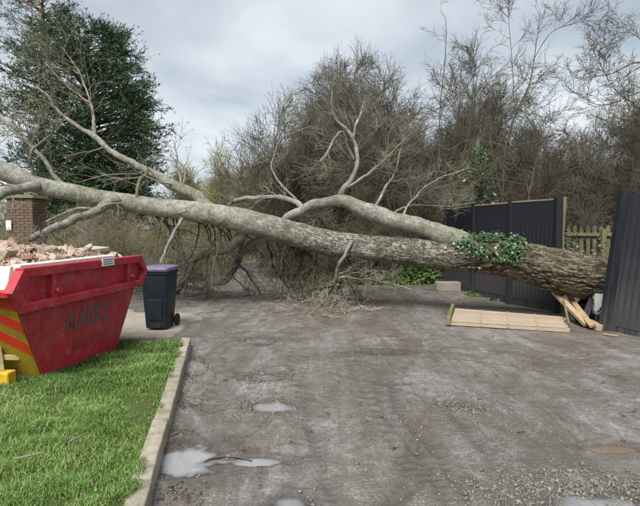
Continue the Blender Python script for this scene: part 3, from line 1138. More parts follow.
# white sign clipped on the rail
vt = half_v(SHT)
mb = MB()
mb.hexa([sk(0.13, vt + 0.056, SHT - 0.062), sk(0.36, vt + 0.056, SHT - 0.062), sk(0.36, vt + 0.062, SHT - 0.062), sk(0.13, vt + 0.062, SHT - 0.062),
         sk(0.13, vt + 0.056, SHT + 0.030), sk(0.36, vt + 0.056, SHT + 0.030), sk(0.36, vt + 0.062, SHT + 0.030), sk(0.13, vt + 0.062, SHT + 0.030)])
sign = mb.obj('label_plate', M['plate'], skip)
for z_, a_, b_ in ((0.006, 0.16, 0.33), (-0.018, 0.16, 0.31), (-0.040, 0.16, 0.33)):
    mb = MB()
    mb.hexa([sk(a_, vt + 0.0615, SHT + z_ - 0.006), sk(b_, vt + 0.0615, SHT + z_ - 0.006), sk(b_, vt + 0.0640, SHT + z_ - 0.006), sk(a_, vt + 0.0640, SHT + z_ - 0.006),
             sk(a_, vt + 0.0615, SHT + z_ + 0.004), sk(b_, vt + 0.0615, SHT + z_ + 0.004), sk(b_, vt + 0.0640, SHT + z_ + 0.004), sk(a_, vt + 0.0640, SHT + z_ + 0.004)])
    mb.obj('print_line', M['ink'], sign)

# white board lining standing inside the rim
lin = thing('lining_board', 'off white board lining the inside rim of the red skip', 'board', tuple(sk(0, 0, 0.75)))
mb = MB()
mb.hexa([sk(-0.97, vt - 0.115, 0.80), sk(0.55, vt - 0.115, 0.80), sk(0.55, vt - 0.04, 0.80), sk(-0.97, vt - 0.04, 0.80),
         sk(-0.93, vt - 0.115, SHT + 0.035), sk(0.55, vt - 0.115, SHT + 0.045), sk(0.55, vt - 0.034, SHT + 0.04), sk(-0.93, vt - 0.034, SHT + 0.03)])
mb.obj('side_sheet', M['white'], lin, 0.004, 1)
mb = MB()
mb.hexa([sk(-1.02, -0.68, 0.86), sk(-1.02, 0.66, 0.86), sk(-0.98, 0.66, 0.86), sk(-0.98, -0.68, 0.86),
         sk(-0.97, -0.68, SHT + 0.05), sk(-0.97, 0.66, SHT + 0.02), sk(-0.93, 0.66, SHT + 0.02), sk(-0.93, -0.68, SHT + 0.05)])
mb.obj('end_sheet', M['white'], lin, 0.004, 1)

# rubble heap: a mound of fine rubble, then single lumps on it
def heap_z(u, v):
    k = np.clip(1 - (np.abs(u + 0.02) / 1.03) ** 2.6, 0, 1) * np.clip(1 - (np.abs(v) / 0.72) ** 2.6, 0, 1)
    p = np.stack([u, v, np.zeros_like(u)], -1)
    return 0.99 + 0.185 * k ** 0.6 + 0.05 * fbm(p, 2.6, 3, 71) * k + 0.055 * np.exp(-((u + 0.12) / 0.33) ** 2 - (v / 0.5) ** 2)


hu, hv = np.meshgrid(np.linspace(-0.95, 0.97, 110), np.linspace(-0.7, 0.64, 80))
hzv = heap_z(hu, hv) + 0.03 * fbm(np.stack([hu, hv, hu * 0], -1), 13, 3, 81)
pv = sk_base + SK_A * hu[..., None] + SK_R * hv[..., None] + SK_Z * hzv[..., None]
idm = np.arange(hu.size).reshape(hu.shape)
mq = np.stack([idm[:-1, :-1], idm[:-1, 1:], idm[1:, 1:], idm[1:, :-1]], -1).reshape(-1, 4)
rng = np.random.default_rng(11)


def lump(rng, size, brick=True):
    """a broken piece: a box with corners knocked off"""
    bm = bmesh.new()
    sx, sy, sz = size
    n = 14
    for _ in range(n):
        c = rng.uniform(-1, 1, 3)
        c = np.sign(c) * np.abs(c) ** (0.28 if brick else 0.6)
        bm.verts.new((c[0] * sx / 2, c[1] * sy / 2, c[2] * sz / 2))
    bmesh.ops.convex_hull(bm, input=bm.verts)
    for v in [v for v in bm.verts if not v.link_faces]:
        bm.verts.remove(v)
    me = bpy.data.meshes.new('rubble_lump')
    bm.to_mesh(me); bm.free()
    me.materials.append(M['rubble'])
    return me


# crumbs
nc = 2600
cu_, cv_ = rng.uniform(-0.94, 0.96, nc), rng.uniform(-0.69, 0.63, nc)
cz_ = heap_z(cu_, cv_) + 0.012
cpos = sk_base + SK_A * cu_[:, None] + SK_R * cv_[:, None] + SK_Z * cz_[:, None]
octv = np.array([(1, 0, 0), (0, 1, 0), (-1, 0, 0), (0, -1, 0), (0, 0, 1), (0, 0, -1)], float)
octf = np.array([(0, 1, 4), (1, 2, 4), (2, 3, 4), (3, 0, 4), (1, 0, 5), (2, 1, 5), (3, 2, 5), (0, 3, 5)])


def scatter(pos, size, rng, flat=0.8):
    n = len(pos)
    v = octv[None] * rng.uniform(0.55, 1.3, (n, 6, 1)) * size[:, None, None] + rng.normal(size=(n, 6, 3)) * 0.22 * size[:, None, None]
    v[..., 2] *= flat
    a = rng.uniform(0, 6.28, n)
    c, s = np.cos(a)[:, None], np.sin(a)[:, None]
    v = np.stack([v[..., 0] * c - v[..., 1] * s, v[..., 0] * s + v[..., 1] * c, v[..., 2]], -1)
    v = v + pos[:, None, :]
    f = octf[None] + (np.arange(n) * 6)[:, None, None]
    return v.reshape(-1, 3), f.reshape(-1, 3)


cv, cf = scatter(cpos, rng.uniform(0.008, 0.030, nc), rng)
vv, ff = join([(pv.reshape(-1, 3), mq), (cv, cf)])
tag(link('rubble', mesh_np('rubble', vv, ff, M['rubble'])), 'fine pinkish brick rubble and dust filling the skip', kind='stuff')

LUMPS = [lump(rng, (0.215, 0.10, 0.065)), lump(rng, (0.14, 0.10, 0.07)), lump(rng, (0.11, 0.085, 0.06)), lump(rng, (0.17, 0.11, 0.075)),
         lump(rng, (0.10, 0.08, 0.075), False), lump(rng, (0.13, 0.07, 0.05)), lump(rng, (0.20, 0.105, 0.07))]
for k in range(150):
    u, v = rng.uniform(-0.9, 0.94), rng.uniform(-0.62, 0.62)
    o = link('rubble_lump', LUMPS[int(rng.integers(0, 7))])
    z = float(heap_z(np.array([u]), np.array([v]))[0]) + rng.uniform(0.0, 0.045)
    o.location = sk(u, v, z)
    o.rotation_euler = (rng.normal() * 0.45, rng.normal() * 0.45, rng.uniform(0, 6.28))
    s = rng.uniform(0.55, 1.05)
    o.scale = (s, s, s)
    tag(o, 'broken lump of pinkish brick in the heap inside the red skip', 'rubble', 'lumps of brick rubble in the skip')
# the long flat brick slab at the far end
o = link('brick_slab', MB().box((0, 0, 0), (0.52, 0.21, 0.05)).mesh('brick_slab', M['rubble'], 0.012, 2))
o.location = sk(0.56, 0.36, 1.175); o.rotation_euler = (0.06, -0.05, math.atan2(SK_A[1], SK_A[0]) - 0.12)
tag(o, 'long flat buff brick slab on top of the rubble at the far end', 'slab')
o = link('brick_slab', MB().box((0, 0, 0), (0.30, 0.21, 0.055)).mesh('brick_slab', M['rubble'], 0.012, 2))
o.location = sk(0.80, 0.30, 1.12); o.rotation_euler = (-0.1, 0.1, math.atan2(SK_A[1], SK_A[0]) + 0.5)
tag(o, 'short buff brick slab under the long one at the skip far end', 'slab')
mb = MB(); mb.beam(sk(-0.33, 0.62, 1.15), sk(-0.02, 0.12, 1.235), 0.022, 0.018)
tag(mb.obj('timber_lath', M['pale_wood']), 'thin pale timber lath lying across the brick rubble', 'lath')

# yellow block and bare timber stub at the foot of the near end
g = at(3, 370, 4.28)
mb = MB(); mb.box((g[0] - 0.04, g[1], 0.10 + 0.075), (0.24, 0.12, 0.16))
tag(mb.obj('yellow_block', M['yellow'], bevel=0.008, seg=1), 'bright yellow block in the grass under the skip end', 'block')
mb = MB(); mb.beam(tuple(at(-12, 356.5, 4.34)), tuple(at(21, 357, 4.42)), 0.08, 0.05)
tag(mb.obj('timber_stub', M['bare_wood'], bevel=0.006), 'stub of bare timber propped against the skip hazard stripes', 'timber')
mb = MB(); mb.beam((g[0] - 0.03, g[1] + 0.02, 0.25), tuple(at(-2, 345, 4.34)), 0.045, 0.045)
tag(mb.obj('timber_stub', M['bare_wood'], bevel=0.006), 'leaning timber peg above the yellow block', 'timber')

# ================================================================== THE WHEELIE BIN
bin_g = gnd(155, 331, 0.03)
bin_ = thing('wheelie_bin', 'dark slate wheelie bin with lavender lid behind the lawn', 'wheelie bin', (bin_g[0], bin_g[1] + 0.24, 0.0345))


def bb(x, y, z):
    return (x, y, z)


def bin_ring(z, w, d, r, y0=0):
    pts = []
    for cxs, cys, a0 in ((1, -1, -90), (1, 1, 0), (-1, 1, 90), (-1, -1, 180)):
        for k in range(4):
            a = R(a0 + 30 * k)
            pts.append((cxs * (w / 2 - r) + r * math.cos(a), y0 + cys * (d / 2 - r) + r * math.sin(a), z))
    return pts


def loft(rings, cap0=True, cap1=True):
    mb = MB()
    n = len(rings[0])
    vs = [p for r in rings for p in r]
    fs = []
    for k in range(len(rings) - 1):
        for i in range(n):
            j = (i + 1) % n
            fs.append((k * n + i, k * n + j, (k + 1) * n + j, (k + 1) * n + i))
    if cap0: fs.append(tuple(range(n))[::-1])
    if cap1: fs.append(tuple(range((len(rings) - 1) * n, len(rings) * n)))
    return mb.add(vs, fs)


mb = loft([bin_ring(0.02, 0.40, 0.46, 0.05), bin_ring(0.06, 0.415, 0.48, 0.05), bin_ring(0.30, 0.44, 0.52, 0.05), bin_ring(0.315, 0.452, 0.532, 0.05), bin_ring(0.56, 0.475, 0.57, 0.05),
           bin_ring(0.575, 0.485, 0.58, 0.05), bin_ring(0.90, 0.51, 0.64, 0.05), bin_ring(0.905, 0.545, 0.68, 0.05), bin_ring(0.955, 0.55, 0.685, 0.05)])
mb.obj('body', M['bin'], bin_, smooth=True, loc=(0, 0, 0))
mb = MB()          # moulded front panel, a frame proud of the body with a recess
mb.hexa([(-0.13, -0.262, 0.16), (0.13, -0.262, 0.16), (0.13, -0.20, 0.16), (-0.13, -0.20, 0.16), (-0.15, -0.305, 0.50), (0.15, -0.305, 0.50), (0.15, -0.25, 0.50), (-0.15, -0.25, 0.50)])
mb.obj('front_panel', M['bin'], bin_, 0.012, 2, loc=(0, 0, 0))
mb = MB()
mb.hexa([(-0.10, -0.262, 0.03), (0.10, -0.262, 0.03), (0.10, -0.2, 0.03), (-0.10, -0.2, 0.03), (-0.12, -0.258, 0.10), (0.12, -0.258, 0.10), (0.12, -0.2, 0.10), (-0.12, -0.2, 0.10)])
mb.obj('foot_grip', M['rubber'], bin_, 0.008, 2, loc=(0, 0, 0))
mb = loft([bin_ring(0.952, 0.575, 0.70, 0.06, -0.01), bin_ring(0.985, 0.575, 0.71, 0.06, -0.012), bin_ring(1.005, 0.555, 0.69, 0.06, -0.012), bin_ring(1.022, 0.44, 0.57, 0.05, 0), bin_ring(1.028, 0.30, 0.40, 0.05, 0)])
lid = mb.obj('lid', M['lid'], bin_, smooth=True, loc=(0, 0, 0))
for sx in (-1, 1):
    mb = MB(); mb.box((sx * 0.18, 0.37, 0.975), (0.05, 0.09, 0.05))
    mb.obj('hinge', M['bin'], bin_, 0.008, 1, loc=(0, 0, 0))
    mb = MB()
    mb.cyl((sx * 0.215, 0.27, 0.10), (sx * 0.275, 0.27, 0.10), 0.10, 20)
    wh = mb.obj('wheel', M['rubber'], bin_, 0.008, 1, loc=(0, 0, 0), smooth=True)
    mb = MB(); mb.cyl((sx * 0.27, 0.27, 0.10), (sx * 0.282, 0.27, 0.10), 0.045, 14)
    mb.obj('hub', M['bin'], wh, loc=(0, 0, 0), smooth=True)
mb = MB(); mb.cyl((-0.2, 0.40, 0.96), (0.2, 0.40, 0.96), 0.016, 10)
mb.obj('handle', M['bin'], bin_, loc=(0, 0, 0), smooth=True)
mb = MB(); mb.cyl((-0.22, 0.27, 0.10), (0.22, 0.27, 0.10), 0.012, 8)
mb.obj('axle', M['pipe'], bin_, loc=(0, 0, 0), smooth=True)
bin_.rotation_euler = (0, 0, R(-3))
bin_.scale = (0.78, 0.74, 0.925)

# ================================================================== FENCES
def board_mesh(h, w=0.112, name='board'):
    mb = MB()
    mb.hexa([(-w / 2, 0, 0), (w / 2, 0, 0), (w / 2, 0.034, 0), (-w / 2, 0.006, 0), (-w / 2, 0, h), (w / 2, 0, h), (w / 2, 0.034, h), (-w / 2, 0.006, h)])
    return mb.mesh(name, M['fence'])


BOARD = board_mesh(1.0)


def fence_bay(root, a, b, z0, z1, lean=0.0, boards=True, cap=True):
    """one bay between posts a and b (ground x, y); boards face the yard (to the left of a to b reversed)"""
    a, b = np.array(a), np.array(b)
    ln = np.linalg.norm(b - a); d = (b - a) / ln
    nrm_ = np.array([-d[1], d[0]])
    if nrm_[0] > 0: nrm_ = -nrm_
    ang = math.atan2(d[1], d[0])
    flip = (np.cross(np.append(d, 0), np.append(nrm_, 0))[2] < 0)
    n = int(round(ln / 0.098))
    rl = np.array(root.location)
    for k in range(n):
        s = (k + 0.5) * ln / n
        p = a + d * s
        o = link('board', BOARD, root)
        o.scale = (ln / n / 0.098, 1, z1 - z0 + 0.004 * ((k * 5) % 4))
        o.location = (p[0] - rl[0], p[1] - rl[1], z0 - rl[2])
        o.rotation_euler = (0.004 * ((k * 3) % 3 - 1), 0, ang + (math.pi if flip else 0))
    for z in (z0 + 0.25, (z0 + z1) / 2, z1 - 0.2):
        mb = MB()
        q = -nrm_ * 0.028
        mb.beam((a[0] + q[0], a[1] + q[1], z), (b[0] + q[0], b[1] + q[1], z), 0.05, 0.07)
        mb.obj('rail', M['fence'], root)
    if cap:
        mb = MB()
        mb.beam((a[0] + nrm_[0] * 0.005, a[1] + nrm_[1] * 0.005, z1 + 0.022), (b[0] + nrm_[0] * 0.005, b[1] + nrm_[1] * 0.005, z1 + 0.022), 0.075, 0.03)
        mb.obj('capping', M['cap_wood'], root, 0.004, 1)
    mb = MB()
    q = nrm_ * 0.003
    mb.beam((a[0] + q[0], a[1] + q[1], z0 - 0.062), (b[0] + q[0], b[1] + q[1], z0 - 0.062), 0.03, 0.115)
    mb.obj('gravel_board', M['fence'], root)


def post(root, p, z1, w=0.10, lean=(0, 0), mat='fence', name='post', z0=-0.2):
    mb = MB()
    mb.beam((p[0] - lean[0] * 0.0, p[1], z0), (p[0] + lean[0], p[1] + lean[1], z1), w, w, up=(0, 1, 0))
    o = mb.obj(name, M[mat], root, 0.008, 1)
    return o


FH = 2.07
fp = [gnd(446, 286)[:2], gnd(474, 294.5)[:2], gnd(510, 303.5)[:2], gnd(557, 312.5)[:2]]
far_f = thing('board_fence', 'dark navy close board fence standing behind the trunk and ivy', 'fence', (fp[1][0], fp[1][1], 0))
for k in range(3):
    fence_bay(far_f, fp[k], fp[k + 1], 0.13, FH - 0.04 + 0.01 * k)
for k, p in enumerate(fp):
    dd = (fp[min(k + 1, 3)] - fp[max(k - 1, 0)]); dd = dd / np.linalg.norm(dd)
    nn = np.array([-dd[1], dd[0]]); nn = nn if nn[0] < 0 else -nn
    post(far_f, p + nn * 0.03, FH + 0.05, 0.12 if k == 3 else 0.095)

rp0 = gnd(609.5, 331)[:2]
rd = nrm(np.array([0.46, -0.89]))
rp1 = rp0 + rd * 1.75
near_f = thing('board_fence', 'dark navy fence panel leaning outward at the right edge of the yard', 'fence', (rp0[0], rp0[1], 0))
fence_bay(near_f, rp0, rp1, 0.10, 2.07, cap=False)
nrr = np.array([-rd[1], rd[0]]); nrr = nrr if nrr[0] < 0 else -nrr
post(near_f, rp0 + nrr * 0.045 - rd * 0.05, 2.13, 0.13)
post(near_f, rp1 + nrr * 0.03, 2.13, 0.11)
near_f.rotation_euler = (0, R(6.5), 0)

# yellow-green post with torn white wood, behind the last dark post
pp = at(561, 300, 8.95)
yp = thing('timber_post', 'yellow green timber post with torn white end beside the dark fence', 'post', (pp[0], pp[1], 0))
t0, t1 = at(560, 262, 8.95), at(563.5, 197, 8.95)
mb = MB(); mb.beam((pp[0], pp[1], -0.1), tuple(at(560, 250, 8.95)), 0.10, 0.10); mb.beam(tuple(at(560, 250, 8.95)), tuple(t1), 0.085, 0.085)
mb.obj('shaft', M['green_wood'], yp)
mb = MB()
a_, b_ = at(559, 247, 8.86), at(558.5, 232, 8.86)
mb.hexa([tuple(a_ + np.array(q)) for q in ((-0.05, 0, 0), (0.055, 0, 0.02), (0.055, 0.03, 0.02), (-0.05, 0.03, 0))] + [tuple(b_ + np.array(q)) for q in ((-0.06, 0, 0.03), (0.02, 0, 0.0), (0.02, 0.03, 0), (-0.06, 0.03, 0.03))])
mb.obj('torn_face', M['split'], yp)

# picket fence beyond the gap
pk0, pk1 = at(548, 255, 13.2), at(640, 255, 11.9)
pk = thing('picket_fence', 'low weathered mossy picket fence seen through the gap in the dark fence', 'fence', (pk0[0], pk0[1], 0))
PICK = MB()
PICK.add([(-0.045, 0, 0), (0.045, 0, 0), (0.045, 0, 1.36), (0, 0, 1.42), (-0.045, 0, 1.36), (-0.045, 0.02, 0), (0.045, 0.02, 0), (0.045, 0.02, 1.36), (0, 0.02, 1.42), (-0.045, 0.02, 1.36)],
         [(0, 1, 2, 3, 4), (9, 8, 7, 6, 5), (0, 5, 6, 1), (1, 6, 7, 2), (2, 7, 8, 3), (3, 8, 9, 4), (4, 9, 5, 0)])
PICKM = PICK.mesh('picket', M['mossy_wood'])
pl = np.linalg.norm((pk1 - pk0)[:2]); pdv = (pk1 - pk0)[:2] / pl
np_ = int(pl / 0.152)
for k in range(np_):
    o = link('picket', PICKM, pk)
    s = (k + 0.5) * 0.152
    o.location = (pdv[0] * s, pdv[1] * s, 0.20 + 0.012 * ((k * 7) % 5 - 2))
    o.rotation_euler = (0, 0.012 * ((k * 5) % 5 - 2), math.atan2(pdv[1], pdv[0]))
for z in (0.65, 1.38):
    mb = MB(); mb.beam((pk0[0], pk0[1] - 0.035, z), (pk1[0], pk1[1] - 0.035, z), 0.06, 0.085)
    mb.obj('rail', M['green_wood'], pk, 0.006, 1)
for s in (1.25, 2.3):
    mb = MB(); c = pk0[:2] + pdv * s
    mb.beam((c[0], c[1] - 0.12, 0), (c[0], c[1] - 0.12, 1.52), 0.11, 0.11)
    mb.obj('post', M['green_wood'], pk, 0.008, 1)

# fallen fence panel on the ground
c00, c10, c11, c01 = gnd(449, 321, 0.07), gnd(570, 328, 0.07), gnd(566, 317, 0.07), gnd(453, 308, 0.07)
fpn = thing('fallen_fence_panel', 'pale fence panel lying flat on the yard in front of the fence', 'fence panel', (c00[0], c00[1], 0))
nb = 13


def fpt(u, v, z):
    p = (c00 * (1 - u) + c10 * u) * (1 - v) + (c01 * (1 - u) + c11 * u) * v
    return (p[0], p[1], z)


rng = np.random.default_rng(5)
for k in range(nb):
    v0, v1 = k / nb, (k + 0.97) / nb
    u0, u1 = 0.015 + rng.uniform(0, 0.008), 1.0 - rng.uniform(0, 0.035)
    mb = MB()
    mb.hexa([fpt(u0, v0, 0.062), fpt(u1, v0, 0.062), fpt(u1, v1, 0.062), fpt(u0, v1, 0.062), fpt(u0, v0, 0.078), fpt(u1, v0, 0.078), fpt(u1, v1, 0.071), fpt(u0, v1, 0.071)])
    mb.obj('board', M['pale_wood'], fpn)
for u in (0.27, 0.50, 0.74):
    mb = MB()
    mb.hexa([fpt(u, 0, 0.022), fpt(u + 0.02, 0, 0.022), fpt(u + 0.02, 1, 0.022), fpt(u, 1, 0.022), fpt(u, 0, 0.0835), fpt(u + 0.013, 0, 0.0835), fpt(u + 0.013, 1, 0.0835), fpt(u, 1, 0.0835)])
    mb.obj('batten', M['orange_wood'], fpn)
mb = MB()
mb.hexa([fpt(-0.02, -0.05, 0.015), fpt(0.016, -0.05, 0.015), fpt(0.016, 1.06, 0.015), fpt(-0.02, 1.06, 0.015), fpt(-0.02, -0.05, 0.14), fpt(0.014, -0.05, 0.14), fpt(0.014, 1.06, 0.14), fpt(-0.02, 1.06, 0.14)])
mb.obj('end_batten', M['green_wood'], fpn, 0.006, 1)
mb = MB()
mb.hexa([fpt(0.0, 0.005, 0.004), fpt(1, 0.005, 0.004), fpt(1, 0.05, 0.004), fpt(0, 0.05, 0.004), fpt(0, 0.005, 0.061), fpt(1, 0.005, 0.061), fpt(1, 0.05, 0.061), fpt(0, 0.05, 0.061)])
mb.obj('edge_rail', M['pale_wood'], fpn)

# broken timbers under the trunk
def timber(name, label, a, b, w, h, mat, up=(0, 0, 1), roll=0, split=True, cat='timber'):
    a, b = np.array(a), np.array(b)
    root = thing(name, label, cat, tuple(b))
    mb = MB(); mb.beam(a, b, w, h, up, roll)
    mb.obj('shaft', M[mat], root, 0.004, 1)
    if split:
        d = nrm(b - a)
        for q in range(4):
            o_ = np.array([rng.uniform(-.35, .35) * w, rng.uniform(-.35, .35) * w, rng.uniform(-.3, .3) * h])
            mb = MB(); mb.beam(a + o_ + d * 0.02, a + o_ - d * rng.uniform(0.04, 0.13), w * 0.28, h * 0.25, up, roll)
            mb.obj('splinter', M[mat], root)
    return root


timber('broken_timber', 'splintered pale rail slanting down from under the trunk', at(554, 292, 8.35), gnd(587, 325, 0.05), 0.10, 0.055, 'new_wood')
timber('broken_timber', 'second splintered pale rail close beside the first under the trunk', at(571, 299, 8.3), gnd(592, 326, 0.07), 0.075, 0.05, 'new_wood', roll=0.5)
timber('broken_timber', 'greenish white stake leaning across the end of the fallen panel', at(563, 298, 8.15), gnd(569, 325, 0.08), 0.085, 0.03, 'green_wood', up=(0, 1, 0.2))
timber('broken_timber', 'short broken timber block lying by the foot of the near fence post', gnd(588, 322, 0.06), gnd(600, 328, 0.05), 0.11, 0.09, 'new_wood')
timber('broken_timber', 'thin pale splinter lying on the yard in front of the near fence', gnd(603, 334, 0.02), gnd(618, 336, 0.02), 0.03, 0.02, 'new_wood', split=False)
timber('broken_board', 'dark snapped fence board propped under the trunk by the post', at(561, 294, 8.6), gnd(577, 321, 0.04), 0.11, 0.02, 'fence', up=(0, 1, 0.3), cat='board')
timber('broken_board', 'dark snapped fence board sticking out from under the trunk', at(592, 299, 7.9), gnd(583, 323, 0.04), 0.10, 0.02, 'fence', up=(0, 1, -0.3), cat='board')
timber('broken_board', 'short dark board fragment lying behind the splintered rails', gnd(578, 318, 0.05), gnd(596, 322, 0.08), 0.10, 0.02, 'fence', cat='board')
g = at(604, 303, 7.8)
mb = MB(); mb.box((g[0], g[1] + 0.1, g[2]), (0.26, 0.16, 0.30), Matrix.Identity(4))
tag(mb.obj('rendered_block', M['block'], bevel=0.012, seg=2), 'white rendered block wedged under the trunk beside the near fence', 'block')
mb = MB(); g2 = g; mb.box((g2[0] + 0.02, g2[1] + 0.12, (g2[2] - 0.152) / 2), (0.30, 0.2, g2[2] - 0.152))
tag(mb.obj('rendered_block', M['concrete'], bevel=0.012, seg=2), 'grey block standing under the white block beside the near fence', 'block')
# crumpled black plastic
tu, tv = np.meshgrid(np.linspace(0, 1, 26), np.linspace(0, 1, 26))
ta, tb, tcx, td = at(580, 299, 8.2), at(600, 300, 8.1), gnd(603, 326, 0.03), gnd(582, 320, 0.03)
tp = (ta[None, None] * (1 - tu[..., None]) + tb * tu[..., None]) * (1 - tv[..., None]) + (td * (1 - tu[..., None]) + tcx * tu[..., None]) * tv[..., None]
crp = fbm(np.stack([tu * 3, tv * 3, tu * 0], -1), 1.7, 4, 91)
tp = tp + np.stack([0.10 * crp, 0.16 * fbm(np.stack([tu * 3, tv * 3, tu * 0 + 5], -1), 1.9, 4, 92), 0.09 * fbm(np.stack([tu * 3, tv * 3, tu * 0 + 9], -1), 1.6, 4, 93)], -1)
tp[..., 2] = np.maximum(tp[..., 2], 0.015)
tid = np.arange(26 * 26).reshape(26, 26)
tq = np.stack([tid[:-1, :-1], tid[:-1, 1:], tid[1:, 1:], tid[1:, :-1]], -1).reshape(-1, 4)
tag(link('plastic_sheet', mesh_np('plastic_sheet', tp, tq, M['tarp'], True)), 'crumpled black plastic sheet under the trunk behind the splintered rails', 'plastic sheet')
# stone block at the foot of the far fence
g = gnd(449, 291)
mb = MB(); mb.box((g[0], g[1] + 0.14, 0.10), (0.60, 0.28, 0.23))
tag(mb.obj('stone_block', M['concrete'], bevel=0.02, seg=2), 'pale oblong stone block at the foot of the far fence', 'stone block')

# ================================================================== BRICK PIER at the left
pg = at(28, 226, 13.0)
pier = thing('brick_pier', 'old brown brick gate pier with mossy coping behind the skip', 'brick pier', (pg[0], pg[1], 0))
BR = MB().box((0, 0, 0), (0.215, 0.1025, 0.065)).mesh('brick', M['brick'], 0.004, 1)
PW = 0.665
mb = MB(); mb.box((0, 0, 1.0), (PW - 0.03, PW - 0.03, 2.1)); mb.obj('mortar_core', M['mortar'], pier, loc=(0, 0, 0))
ztop = at(28, 199, 13.0)[2]
rows = int((ztop - 0.6) / 0.075)
for r_ in range(rows):
    z = ztop - 0.045 - r_ * 0.075
    off = 0.1125 if r_ % 2 else 0.0
    for face in range(2):           # the front and the right-hand face can be seen
        xs = [(-0.225 + off, 1), (0.0 + off, 1), (0.225 + off, 1)] if r_ % 2 == 0 else [(-0.28, 0.48), (-0.1125, 1), (0.1125, 1), (0.28, 0.48)]
        for x, sc in xs:
            o = link('brick', BR, pier)
            o.scale = (sc, 1, 1)
            if face == 0:
                o.location = (x, -PW / 2 + 0.045 + 0.003 * ((r_ * 3) % 3 - 1), z)
            else:
                o.location = (PW / 2 - 0.045, x, z); o.rotation_euler = (0, 0, math.pi / 2)
mb = MB(); mb.hexa([(-0.40, -0.40, ztop), (0.40, -0.40, ztop), (0.40, 0.40, ztop), (-0.40, 0.40, ztop), (-0.36, -0.36, ztop + 0.09), (0.36, -0.36, ztop + 0.09), (0.36, 0.36, ztop + 0.09), (-0.36, 0.36, ztop + 0.09)])
mb.obj('coping', M['mosscap'], pier, 0.02, 2, loc=(0, 0, 0))
mb = MB(); mb.box((-0.27, -0.39, 1.62), (0.14, 0.02, 0.26)); mb.obj('notice', M['plate'], pier, loc=(0, 0, 0))

# ================================================================== THE FALLEN TREE
# main line: photo x, y, radius in photo pixels, metres forward
TR = [(-60, 150, 8.5, 8.9), (-25, 161, 9.5, 9.0), (0, 170, 9.5, 9.1), (36, 184.5, 8.6, 9.2), (71, 192, 8.6, 9.3), (107, 200, 8.6, 9.4), (160, 207.5, 9.4, 9.5), (198, 212, 10.2, 9.5), (235, 219, 11.8, 9.5),
      (273, 228, 12.4, 9.45), (300, 235, 12.6, 9.4), (332, 243.5, 13.0, 9.3), (379, 249.5, 13.2, 9.1), (420, 252.5, 13.8, 8.95), (452, 255.5, 15.6, 8.8), (496, 257.5, 17.6, 8.6), (528, 263.5, 19.2, 8.4), (575, 274.5, 20.5, 8.15), (607, 280, 21, 8.1), (650, 285, 24, 8.2), (720, 292, 32, 8.5)]
fallen = thing('fallen_tree', 'big fallen tree lying across the yard on its branches, pale bark', 'tree', tuple(at(340, 243, 9.3) * np.array([1, 1, 0])))


def px_line(rows, n):
    w = np.array([np.append(at(x, y, d), r / FPX * d) for x, y, r, d in rows])
    s = spline(w, n)
    return s[:, :3], np.maximum(s[:, 3], 0.003)


